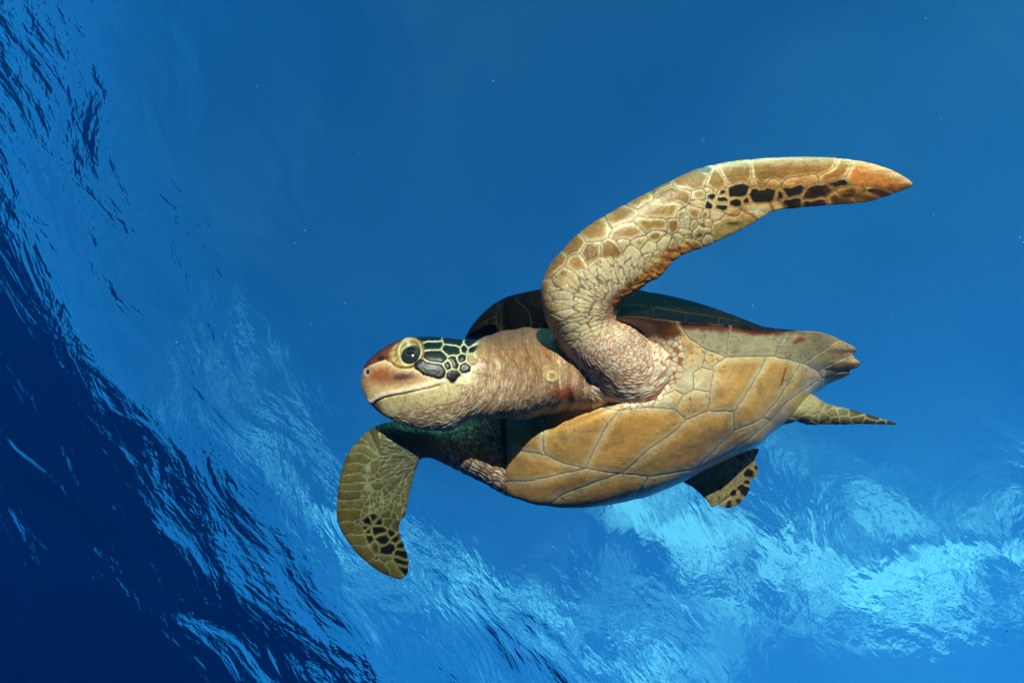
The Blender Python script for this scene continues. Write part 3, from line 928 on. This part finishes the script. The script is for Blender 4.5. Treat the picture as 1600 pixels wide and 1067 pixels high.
# towards the tip the horn turns orange; a row of near black scales along the rear
tipw = smooth(1100, 1260, x)
cA = mix(cA, cA*np.array([1.12, 0.97, 0.76])[None], tipw*(kA != 1))
ly = np.interp(x, [r[0] for r in NEAR[6:]], [r[1] for r in NEAR[6:]])
cA = mix(cA, lin(196, 178, 136)[None], (1-smooth(2, 17, (y-ly)*np.interp(x, [1080, 1120], [0.75, 1.0])+5*n_md[sel]))*0.5*(kA != 1)*smooth(1085, 1120, x))
cA = mix(cA, lin(150, 74, 26)[None], np.exp(-((y-ly-30)/9)**2)*smooth(1180, 1260, x)*(kA != 1)*np.clip(0.35+0.5*n_lo[sel], 0, 1))
cA = mix(cA, lin(66, 38, 18)[None], np.clip(0.45+0.9*n_md[sel], 0, 0.7)*(kA == 1)*smooth(1140, 1300, x))
ty = np.interp(x, [r[2] for r in NEAR[9:]], [r[3] for r in NEAR[9:]])
fr = (y-ly)/np.maximum(ty-ly, 3)
cA = mix(cA, lin(88, 48, 22)[None], smooth(0.45, 0.95, fr+0.3*n_md[sel])*smooth(1290, 1340, x)*(kA != 1)*0.8)
cA = cA*(1+0.28*vnoise(x/26, y/2.4+x/60, seed=73)*smooth(1090, 1160, x))[:, None]
blot = np.exp(-((x-1148)/14)**2-((y-349)/4)**2)+np.exp(-((x-1094)/9)**2-((y-368)/4)**2) + 0.8*np.exp(-((x-1325)/26)**2-((y-306)/5)**2)
cA = mix(cA, lin(34, 24, 16)[None], np.clip(blot*1.3-0.25+0.4*n_md[sel], 0, 0.9)*(blot > 0.05))
grey = np.hypot((x-1101)/13, (y-265)/4.5)
cA = mix(cA, lin(96, 98, 96)[None], 1-smooth(0.8, 1.1, grey))
# arm: scales that shrink and draw together towards the arm pit
ax, ay = x-972, y-488
ar, at_ = np.hypot(ax, ay)+1e-6, np.arctan2(ay, -ax)
f1, f2, cid = worley(np.log(ar+6)*2.7, at_*8.5+0.3*n_lo[sel], seed=5)
eB = (f2-f1)*np.minimum(ar, 90)*0.10
cB = mix(np.repeat(lin(176, 158, 112)[None], len(x), 0), lin(198, 186, 152)[None], np.clip(0.55*cid+0.5*smooth(60, 15, ar)+0.25, 0, 1))
cB = mix(cB, lin(150, 122, 70)[None], smooth(75, 112, ar)*0.6*smooth(0.5, 3.0, eB))
cB = mix(cB, mix(np.repeat(lin(96, 76, 66)[None], len(x), 0), lin(150, 84, 58)[None], smooth(70, 25, ar)), (1-smooth(0.25, 1.1, eB))*0.9)
hB = -0.0004*np.exp(-(eB/0.8)**2)+0.0002*smooth(0.3, 3, eB)
# shoulder: folds round the joint, crumpled in the middle
sx, sy = x-988, y-540
sr, st_ = np.hypot(sx, sy)+1e-6, np.arctan2(sy, sx)
f1, f2, cid2 = worley(st_*3.4+0.5*n_lo[sel], (sr+7*n_lo[sel]+2.5*n_md[sel])/5.0, seed=9)
eC = (f2-f1)*2.6
f1b, f2b, cid3 = worley(x/6.5+0.8*n_md[sel], y/5.0+0.8*n_lo[sel], seed=13)
eC2 = (f2b-f1b)*2.6
tc_ = smooth(14, 40, sr+14*n_md[sel])
eC = eC*tc_+eC2*(1-tc_); cidc = np.where(tc_ > 0.5, cid2, cid3)
pink = lin(200, 166, 136); cream = lin(218, 206, 180)
cC = mix(np.repeat(pink[None], len(x), 0), cream[None], np.clip(0.2+0.8*cidc, 0, 1))
cC = mix(cC, lin(176, 132, 100)[None], np.clip(0.35*n_md[sel]+0.15, 0, 1))
cC = mix(cC, lin(142, 84, 60)[None], (1-smooth(0.15, 1.1, eC))*0.7)
hC = -0.0007*np.exp(-(eC/0.9)**2)*(0.45+0.7*tc_) + 0.0005*n_md[sel]
# brown hollow behind the joint
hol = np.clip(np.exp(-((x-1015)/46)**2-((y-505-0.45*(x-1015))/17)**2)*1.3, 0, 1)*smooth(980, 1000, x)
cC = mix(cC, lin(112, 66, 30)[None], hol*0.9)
rim_r = np.exp(-((np.hypot((x-985)/1.04, y-556)-76)/14)**2)*smooth(1005, 1050, x+0.4*(y-560))
cC = mix(cC, lin(158, 78, 48)[None], np.clip(rim_r, 0, 1)*0.8)
for (qx, qy, qa, qb, qr) in ((1049, 534, 3.5, 5.5, 0.2), (1062, 548, 6, 9.5, 0.1), (1041, 555, 4.5, 6.5, -.6), (1056, 564, 6.5, 6, 0), (1050, 579, 11, 6, -.7), (1039, 594, 10, 6, -.5), (1028, 556, 3.5, 4.5, 0), (1017, 608, 9, 5, -.4), (1003, 611, 8, 5, -.2), (987, 614, 8, 4.5, 0), (972, 612, 8, 4.5, .1), (1064, 528, 6, 4, .6), (1038, 575, 4, 4, 0), (1028, 584, 5, 4, 0), (1030, 568, 3, 4, 0), (956, 611, 7, 4, .2), (1076, 538, 7, 4, .5)):
    cq_, sq_ = math.cos(qr), math.sin(qr)
    q = np.hypot(((x-qx)*cq_+(y-qy)*sq_)/qa, (-(x-qx)*sq_+(y-qy)*cq_)/qb)
    cC = mix(cC, lin(206, 196, 164)[None], 1-smooth(0.7, 1.05, q))
    hC = hC + 0.0004*(1-smooth(0.5, 1.05, q))
# brown leathery rear edge of the arm
lea = np.exp(-(np.maximum(0, poly_dist(x, y, [(972, 478), (990, 458), (1010, 442), (1032, 425), (1050, 405), (1075, 395)])-9)/9)**2)
f1, f2, cid4 = worley((x*0.7+y*0.7)/21+0.9*n_md[sel], (y*0.7-x*0.7)/15+0.9*n_lo[sel], seed=15)
eD = (f2-f1)*6
cD = mix(np.repeat(lin(150, 90, 36)[None], len(x), 0), lin(188, 140, 74)[None], np.clip(0.5+n_md[sel], 0, 1))
cD = mix(cD, lin(96, 56, 28)[None], (1-smooth(0.2, 2.0, eD))*0.6)
hD = -0.0010*np.exp(-(eD/1.6)**2)+0.0012*n_md[sel]
wB = 1-smooth(0, 8, ar+5*n_md[sel]-84-36*smooth(412, 440, y))
low = smooth(-8, 26, (y-512)+0.62*(x-940)+6*n_md[sel])*smooth(470, 500, y)      # shoulder side of the arm
ledge = poly_dist(x, y, [(r[0], r[1]) for r in NEAR[3:12]])
cA = mix(cA, lin(112, 82, 44)[None], np.exp(-(ledge/13)**2)*0.55)
cB = mix(cB, lin(112, 82, 44)[None], np.exp(-(ledge/15)**2)*0.6*smooth(560, 520, y))
cN = mix(cA, cB, wB); hN = hA*(1-wB)+hB*wB
near_arm = (y < 590)*smooth(1000, 985, x)*smooth(470, 478, y)
wB2 = np.clip(near_arm, 0, 1)*(ar < 135)
cN = mix(cN, cB, wB2); hN = hN*(1-wB2)+hB*wB2
ld_ = np.clip(lea*1.2, 0, 1)*smooth(500, 485, y)
cN = mix(cN, cD, ld_); hN = hN*(1-ld_)+hD*ld_
isS = np.clip(low, 0, 1)
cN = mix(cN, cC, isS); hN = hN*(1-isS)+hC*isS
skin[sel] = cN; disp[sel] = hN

# ---- lowered fore flipper
sel = np.where(BL == FARF)[0]
x, y = wx[sel], wy[sel]
F_SEEDS = [s[:5]+((5 if s[5] == 0 else s[5]),) for s in F_SEEDS]
_ = cells(x, y, F_SEEDS)[1]
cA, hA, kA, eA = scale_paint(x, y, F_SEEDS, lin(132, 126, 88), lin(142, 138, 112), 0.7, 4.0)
cA = np.where((kA == 0)[:, None], cA*np.array([0.36, 0.47, 0.40]), cA*np.array([0.29, 0.31, 0.21])*(0.75+0.5*_hash(_*0, _*0+1, _, 3))[:, None])  # scales darkened: the weaker light on this farther flipper is put into their colour
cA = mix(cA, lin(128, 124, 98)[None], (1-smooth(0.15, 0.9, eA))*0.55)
ex, ey = x-662, y-712
er, et = np.hypot(ex, ey)+1e-6, np.arctan2(ey, -ex)
f1, f2, cid = worley(np.log(er+8)*2.2, et*9.0, seed=25)
eB = (f2-f1)*np.minimum(er, 80)*0.10
cB = mix(np.repeat(lin(86, 84, 54)[None], len(x), 0), lin(64, 62, 40)[None], cid)
cB = mix(cB, lin(126, 124, 104)[None], (1-smooth(0.2, 1.0, eB))*0.6)
wB = (1-smooth(66, 78, er+6*n_md[sel]))*(1-smooth(745, 775, y))*(1-smooth(655, 690, x))
cF = mix(cA, cB, wB); hF = hA*(1-wB)-0.001*np.exp(-(eB/0.9)**2)*wB
f1, f2, cid = worley((x+0.9*y)/22+0.4*n_md[sel], (y-0.9*x)/7+0.5*n_md[sel], seed=27)
eC = (f2-f1)*3.4
cC = mix(np.repeat(lin(196, 184, 160)[None], len(x), 0), lin(150, 118, 92)[None], 1-cid)
cC = mix(cC, lin(110, 66, 46)[None], (1-smooth(0.2, 1.3, eC))*0.85)
wC = smooth(672, 700, x+3*n_md[sel])
cF = mix(cF, cC, wC); hF = hF*(1-wC)-0.0011*np.exp(-(eC/0.9)**2)*wC
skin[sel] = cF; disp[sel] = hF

# ---- hind flippers
sel = np.where(BL == REARF)[0]
x, y = wx[sel], wy[sel]
cA, hA, kA, eA = scale_paint(x, y, R_SEEDS, lin(118, 106, 74), lin(96, 88, 66), 0.6, 3.0)
skin[sel] = cA; disp[sel] = hA*0.8
sel = np.where(BL == LREAR)[0]
x, y = wx[sel], wy[sel]
f1, f2, cid = worley((x-0.35*y)/17, (y+0.2*x)/15, seed=35)
eA = (f2-f1)*6.0
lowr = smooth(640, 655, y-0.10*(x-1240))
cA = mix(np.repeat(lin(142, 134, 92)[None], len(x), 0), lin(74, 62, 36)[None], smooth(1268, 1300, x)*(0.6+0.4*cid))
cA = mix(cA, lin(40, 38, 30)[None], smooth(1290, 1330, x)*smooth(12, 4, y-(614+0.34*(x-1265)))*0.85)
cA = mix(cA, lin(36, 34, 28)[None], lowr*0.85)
cA = mix(cA, lin(150, 140, 108)[None], (1-smooth(0.4, 1.3, eA))*0.55)
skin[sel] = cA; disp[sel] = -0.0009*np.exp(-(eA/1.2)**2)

# ---- head and neck
sel = np.where(BL == HEAD)[0]
x, y = bx[sel], by[sel]
xw, yw = x+1.0*fbm(x/9, y/9, seed=91), y+1.0*fbm(x/9, y/9, seed=92)
# neck: fine folds that run round the angle of the jaw
jx, jy = x-668, y-584
jr, jt = np.hypot(jx, jy*1.05)+1e-6, np.arctan2(jy, jx)
f1, f2, cid = worley(jt*4.4+0.6*n_lo[sel], (jr+9*n_lo[sel]+4.0*n_md[sel])/3.3, seed=45)
eN = (f2-f1)*2.1
top_ = smooth(612, 548, y)
cNk = mix(np.repeat(lin(184, 152, 112)[None], len(x), 0), lin(212, 196, 166)[None], cid)
cNk = mix(cNk, lin(140, 110, 62)[None], np.clip(top_*1.0+0.35*n_md[sel], 0, 1)*0.85)
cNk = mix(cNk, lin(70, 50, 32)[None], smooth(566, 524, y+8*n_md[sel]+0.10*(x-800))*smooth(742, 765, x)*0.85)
cNk = mix(cNk, lin(184, 108, 78)[None], np.clip(0.15+1.1*n_lo[sel]+0.5*n_md[sel], 0, 1)*0.32*smooth(750, 770, x))
jawl = smooth(648, 662, y)*smooth(752, 735, x)
cNk = mix(cNk, lin(206, 190, 166)[None], jawl*0.65)
lncol = mix(np.repeat(lin(116, 72, 50)[None], len(x), 0), lin(96, 74, 66)[None], jawl)
cNk = mix(cNk, lncol, (1-smooth(0.15, 1.1, eN))*0.62)
hNk = -0.0007*np.exp(-(eN/0.8)**2) + 0.0007*n_md[sel]*smooth(745, 800, x)
fold = fbm((jr+10*n_lo[sel])/17, jt*1.6, seed=97, oct=2)
hNk += 0.0026*fold*smooth(738, 775, x)
cNk = mix(cNk, lin(120, 84, 56)[None], np.clip(-fold*1.4, 0, 0.35)*smooth(738, 775, x))
red = np.exp(-((x-884)/20)**2-((y-616)/11)**2)
cNk = mix(cNk, lin(150, 58, 34)[None], np.clip(red*1.2+0.4*n_hi[sel]*red, 0, 0.85))
ring = np.hypot((x-862)/17, (y-580)/19)
cNk = mix(cNk, lin(168, 146, 92)[None], (1-smooth(0.6, 1.1, ring))*0.55)
ring2 = np.hypot(x-862, y-588)
cNk = mix(cNk, lin(206, 192, 140)[None], np.exp(-((ring2-7)/1.8)**2)*0.7)
hNk += 0.0006*np.exp(-((ring-0.9)/0.12)**2)*(ring < 1.3)+0.0005*np.exp(-((ring2-7)/2)**2)
# face scales
eH, kH, kdH = cells(xw, yw, H_SEEDS)
inner = KCOL[kdH]*1.0
inner = np.where((kdH == 1)[:, None], lin(7, 7, 8)[None], inner)
frame = mix(np.repeat(lin(190, 180, 138)[None], len(x), 0), lin(180, 164, 122)[None], smooth(575, 540, y))
cS = mix(frame, inner, smooth(0.65, 1.5, eH))
cS = mix(cS, lin(150, 138, 96)[None], (1-smooth(0.2, 0.7, eH))*0.5)
cS = np.where((kdH == 3)[:, None], mix(frame, lin(210, 200, 160)[None], smooth(1, 4, eH)), cS)
hS = -0.0007*np.exp(-(eH/1.4)**2)+0.0006*smooth(1.5, 4, eH)
# snout and cheek
MOUTH = [(583, 632), (588, 627), (600, 621.5), (614, 618), (630, 615.5), (641, 613), (660, 609), (675, 606), (686, 602)]
my_ = np.interp(x, [p[0] for p in MOUTH], [p[1] for p in MOUTH])
above = my_-y
cheek = mix(np.repeat(lin(196, 168, 122)[None], len(x), 0), lin(132, 72, 38)[None], np.clip(np.exp(-((x-592)/24)**2-((y-586)/17)**2)*1.2+0.3*n_md[sel]-.05, 0, 1))
cheek = mix(cheek, lin(126, 74, 40)[None], np.clip(np.exp(-((x-622)/36)**2-((y-592)/12)**2)*0.95+0.3*n_md[sel]-0.05, 0, 1))
cheek = mix(cheek, lin(52, 40, 40)[None], np.clip(np.exp(-((x-629)/17)**2-((y-588+0.08*(x-631))/6.0)**2)*1.2+0.3*n_md[sel]-0.15, 0, 0.85)*smooth(1.0, 0.6, np.hypot((x-629)/32, (y-588)/14)))
cheek = mix(cheek, lin(122, 92, 62)[None], smooth(16, 0, x-566+0.3*(y-600))*0.7)
cheek = mix(cheek, lin(222, 204, 190)[None], np.exp(-((above-4)/4.5)**2)*0.6*smooth(684, 660, x))
brow_y = np.interp(x, [560, 575, 592, 602, 612, 625, 640, 652], [578, 573, 566, 563, 568, 574, 577, 573])
ridge = np.abs(y-brow_y)
snout = mix(np.repeat(lin(116, 52, 30)[None], len(x), 0), lin(48, 24, 18)[None], np.clip(0.45+1.2*n_md[sel]+0.5*n_hi[sel], 0, 1)*0.8)
snout = mix(snout, lin(24, 16, 14)[None], np.clip(np.exp(-((x-596)/5)**2-((y-560)/4.5)**2)*1.5, 0, 1)*0.9)
snout = mix(snout, lin(30, 22, 18)[None], smooth(8, 1, y-np.interp(x, HS[:, 0], HS[:, 1]))*0.7)
ex_, ey_ = (x-641), (y-552)
er_ = np.hypot((ex_*0.92+ey_*0.39)/18.2, (-ex_*0.39+ey_*0.92)/21.0)
lid = mix(np.repeat(lin(160, 128, 68)[None], len(x), 0), lin(204, 184, 122)[None], np.clip(smooth(1.05, 0.72, er_)+0.3*n_md[sel], 0, 1))
lr = np.abs(np.sin(er_*17+0.8*n_md[sel]))
lid = mix(lid, lin(92, 60, 28)[None], (1-smooth(0.05, 0.5, lr))*(0.25+0.5*smooth(0, -18, ex_))*smooth(0.68, 0.85, er_))
lid = mix(lid, lin(40, 26, 16)[None], (1-smooth(0.02, 0.10, np.abs(er_-0.72)))*0.5)
lid = mix(lid, lin(78, 52, 26)[None], np.clip(np.exp(-((er_-1.16)/0.10)**2)*(0.45+0.8*n_md[sel]), 0, 1)*0.9)
face = np.where((y > brow_y)[:, None], cheek, snout)
face = mix(face, lin(206, 176, 130)[None], (1-smooth(0.5, 1.8, ridge))*0.85*smooth(572, 580, x)*smooth(652, 645, x))
hface = -0.0006*np.exp(-(ridge/1.5)**2)
ep = np.hypot((x-635.5)/27.0, (y-553+0.12*(x-635))/22.0)
ea = np.arctan2(y-552, x-643)
wr = np.abs(np.sin(ea*9+2.0*n_md[sel]+ep*2))
lid = mix(np.repeat(lin(158, 130, 74)[None], len(x), 0), lin(192, 172, 116)[None], np.clip(smooth(1.25, 0.8, er_)*(0.5+0.5*smooth(-10, 10, ey_-0.6*ex_))+0.5*n_md[sel], 0, 1))
lid = mix(lid, lin(84, 54, 26)[None], (1-smooth(0.10, 0.55, wr))*0.75*smooth(1.0, 1.15, er_)*smooth(-6, -14, ex_))
lr = np.abs(np.sin(er_*14+1.2*n_md[sel]))
lid = mix(lid, lin(120, 84, 42)[None], (1-smooth(0.05, 0.45, lr))*0.4*smooth(0.85, 0.95, er_))
lid = mix(lid, lin(52, 34, 20)[None], np.clip(np.exp(-((ep-0.97)/0.075)**2)*(0.75+0.7*n_md[sel]), 0, 1)*0.9*smooth(-24, -10, ex_+0.9*ey_))
lid = mix(lid, lin(46, 30, 20)[None], (1-smooth(0.02, 0.10, np.abs(er_-0.80)))*0.55)
lidw = 1-smooth(0.98, 1.08, ep+0.05*n_md[sel])
# which part of the head is which
scl = smooth(-3, 2, (x-662)+0.0*y)*(1-smooth(738, 752, x+3*n_md[sel]+0.10*(y-560)))*(1-smooth(596, 602, y-0.10*(x-700)))
scl = np.maximum(scl, smooth(646, 649, x)*(kH == 2)*(y > 562))
scl = np.where(kdH == 7, 0.0, scl)
scl = np.maximum(scl, (kH == 13)*(y < 533)*smooth(648, 656, x))
jaw = smooth(-1.5, 1.5, -above)*(x < 700)
jcol = mix(np.repeat(lin(196, 178, 132)[None], len(x), 0), lin(156, 132, 84)[None], np.clip(0.4+n_md[sel], 0, 1)*0.6)
jcol = mix(jcol, lin(40, 34, 22)[None], smooth(600, 586, x-0.25*(y-630))*0.85)
jlow = np.interp(x, [575, 590, 605, 622, 640, 660, 690, 720], [640, 650, 652, 646, 640, 638, 632, 624])
jawskin = smooth(-2, 3, y-jlow+2*n_md[sel])
jl = poly_dist(xw, yw, [(633, 612), (632, 628), (626, 642)])
jl = np.minimum(jl, poly_dist(xw, yw, [(648, 624), (654, 632), (665, 634)]))
jl = np.minimum(jl, poly_dist(xw, yw, [(700, 603), (702, 615), (698, 627)]))
jcol = mix(jcol, lin(130, 100, 84)[None], (1-smooth(0.3, 1.2, jl))*0.7)
neck = smooth(738, 752, x+3*n_md[sel]+0.15*(y-560))
c = face
h = hface
c = mix(c, lid, lidw); h = h*(1-lidw)
c = mix(c, cS, scl*(1-lidw*(kH != 2))); h = h*(1-scl)+hS*scl
back = smooth(684, 696, x+2*n_md[sel])*smooth(596, 602, y-0.10*(x-700))
lowj = np.clip(jaw+back, 0, 1)
cj = mix(jcol, cNk, np.clip(jawskin+smooth(708, 726, x), 0, 1)); hj = hNk*np.clip(jawskin+smooth(708, 726, x), 0, 1)
c = mix(c, cj, lowj); h = h*(1-lowj)+hj*lowj
c = mix(c, cNk, neck); h = h*(1-neck)+hNk*neck
# mouth line, lip and nostril
md_ = poly_dist(x, y, MOUTH)
c = mix(c, lin(58, 40, 34)[None], (1-smooth(0.3, 1.1, md_))*(0.6-0.4*smooth(598, 650, x)))
h += -0.0022*np.exp(-(md_/1.3)**2) + 0.0016*np.exp(-((above-5)/4)**2)*(x < 690)*(above > 0)
no = np.hypot((x-573.5)/3.2, (y-581)/4.2)
c = mix(c, lin(20, 18, 20)[None], 1-smooth(0.6, 1.1, no)); h += -0.0025*np.exp(-no**2)
c = mix(c, lin(190, 180, 180)[None], np.exp(-((no-1.35)/0.25)**2)*0.5)
# eye socket and lids
h += 0.0034*np.exp(-((er_-0.98)/0.20)**2)*smooth(3, -10, ey_+0.25*ex_) + 0.0009*np.exp(-((er_-0.92)/0.12)**2) - 0.0065*np.exp(-(er_/0.64)**4) + 0.0009*np.exp(-((ep-0.9)/0.12)**2) - 0.0012*np.exp(-((ep-1.03)/0.05)**2) - 0.0005*(1-smooth(0.1, 0.6, wr))*smooth(1.0, 1.15, er_)*(ep < 1)*smooth(-6, -14, ex_)
skin[sel] = c; disp[sel] = h

disp += 0.00018*n_hi
skin *= (1+0.20*n_hi+0.16*n_md)[:, None]
BV2 = BV+BN*disp[:, None]
M_SKIN = hide_material('turtle_skin', 0.38, 0.38, 0.25, 340)
body = mesh_object('body', BV2, BF, M_SKIN, turtle)
set_color(body.data, 'hide', skin)

# ------------------------------------------------------------------ eyes
def eye_material():
    m, nt, out = new_mat('eye')
    L = nt.links.new
    b = nt.nodes.new('ShaderNodeBsdfPrincipled')
    tc = nt.nodes.new('ShaderNodeTexCoord')
    sp = nt.nodes.new('ShaderNodeSeparateXYZ')
    L(tc.outputs['Object'], sp.inputs[0])
    cr = nt.nodes.new('ShaderNodeValToRGB')
    mr = nt.nodes.new('ShaderNodeMapRange')
    mr.inputs['From Min'].default_value = 0.0; mr.inputs['From Max'].default_value = 0.0190
    L(sp.outputs['Z'], mr.inputs['Value']); L(mr.outputs[0], cr.inputs['Fac'])
    el = cr.color_ramp.elements
    el[0].position = 0.0; el[0].color = (0.16, 0.19, 0.22, 1)
    el[1].position = 0.42; el[1].color = (0.16, 0.20, 0.25, 1)
    for p, c_ in ((0.56, (0.012, 0.016, 0.022, 1)), (0.90, (0.014, 0.012, 0.012, 1)), (0.925, (0.035, 0.028, 0.02, 1)), (0.945, (0.004, 0.004, 0.005, 1))):
        e_ = el.new(p); e_.color = c_
    L(cr.outputs[0], b.inputs['Base Color'])
    b.inputs['Roughness'].default_value = 0.12
    b.inputs['Coat Weight'].default_value = 1.0
    b.inputs['Coat Roughness'].default_value = 0.03
    L(b.outputs[0], out.inputs['Surface'])
    return m
M_EYE = eye_material()
def make_eye(side):
    s = np.where((BL == HEAD) & (side*BN[:, 2] > 0.1))[0]
    i = s[np.argmin(np.hypot(bx[s]-643, by[s]-551))]
    nrm = Vector(BN[i]); nrm.normalize()
    r = 0.0190
    c_ = Vector(BV[i])-nrm*0.0142
    n, m = 24, 48
    th = np.linspace(0.02, math.pi-0.02, n); ph = np.linspace(0, 2*math.pi, m, endpoint=False)
    T, Q = np.meshgrid(th, ph, indexing='ij')
    V = np.stack([np.sin(T)*np.cos(Q)*r, np.sin(T)*np.sin(Q)*r, np.cos(T)*r], -1).reshape(-1, 3)
    o = mesh_object('eye', V, loft_faces(n, m), M_EYE, turtle)
    o.matrix_local = Matrix.Translation(c_) @ nrm.to_track_quat('Z', 'Y').to_matrix().to_4x4()
for side in (1, -1): make_eye(side)
# ------------------------------------------------------------------ specks adrift in the water
def build_specks():
    r = np.random.default_rng(77)
    ico = np.array([(1, 0, 0), (-1, 0, 0), (0, 1, 0), (0, -1, 0), (0, 0, 1), (0, 0, -1)], float)
    fac = np.array([(0, 2, 4), (2, 1, 4), (1, 3, 4), (3, 0, 4), (2, 0, 5), (1, 2, 5), (3, 1, 5), (0, 3, 5)])
    V, Fc = [], []
    for i in range(90):
        z = r.uniform(0.7, 3.2)
        px, py = r.uniform(-300, 1900), r.uniform(-200, 1267)
        c = CAM_POS + RCAM @ Vector(((px-W/2)/F*z, -(py-H/2)/F*z, -z))
        s = r.uniform(0.0003, 0.0009)*(0.6+0.5*z)
        V.append(np.array(c)+ico*s*r.uniform(0.6, 1.3, (6, 1))); Fc.append(fac+6*i)
    m, nt, out = new_mat('marine_snow')
    b = nt.nodes.new('ShaderNodeBsdfPrincipled')
    b.inputs['Base Color'].default_value = (0.5, 0.55, 0.55, 1)
    b.inputs['Roughness'].default_value = 0.8
    nt.links.new(b.outputs[0], out.inputs['Surface'])
    o = mesh_object('drifting_specks', np.vstack(V), np.vstack(Fc), m)
    o['kind'] = 'stuff'
    o['label'] = 'tiny pale specks drifting in the blue water'
build_specks()
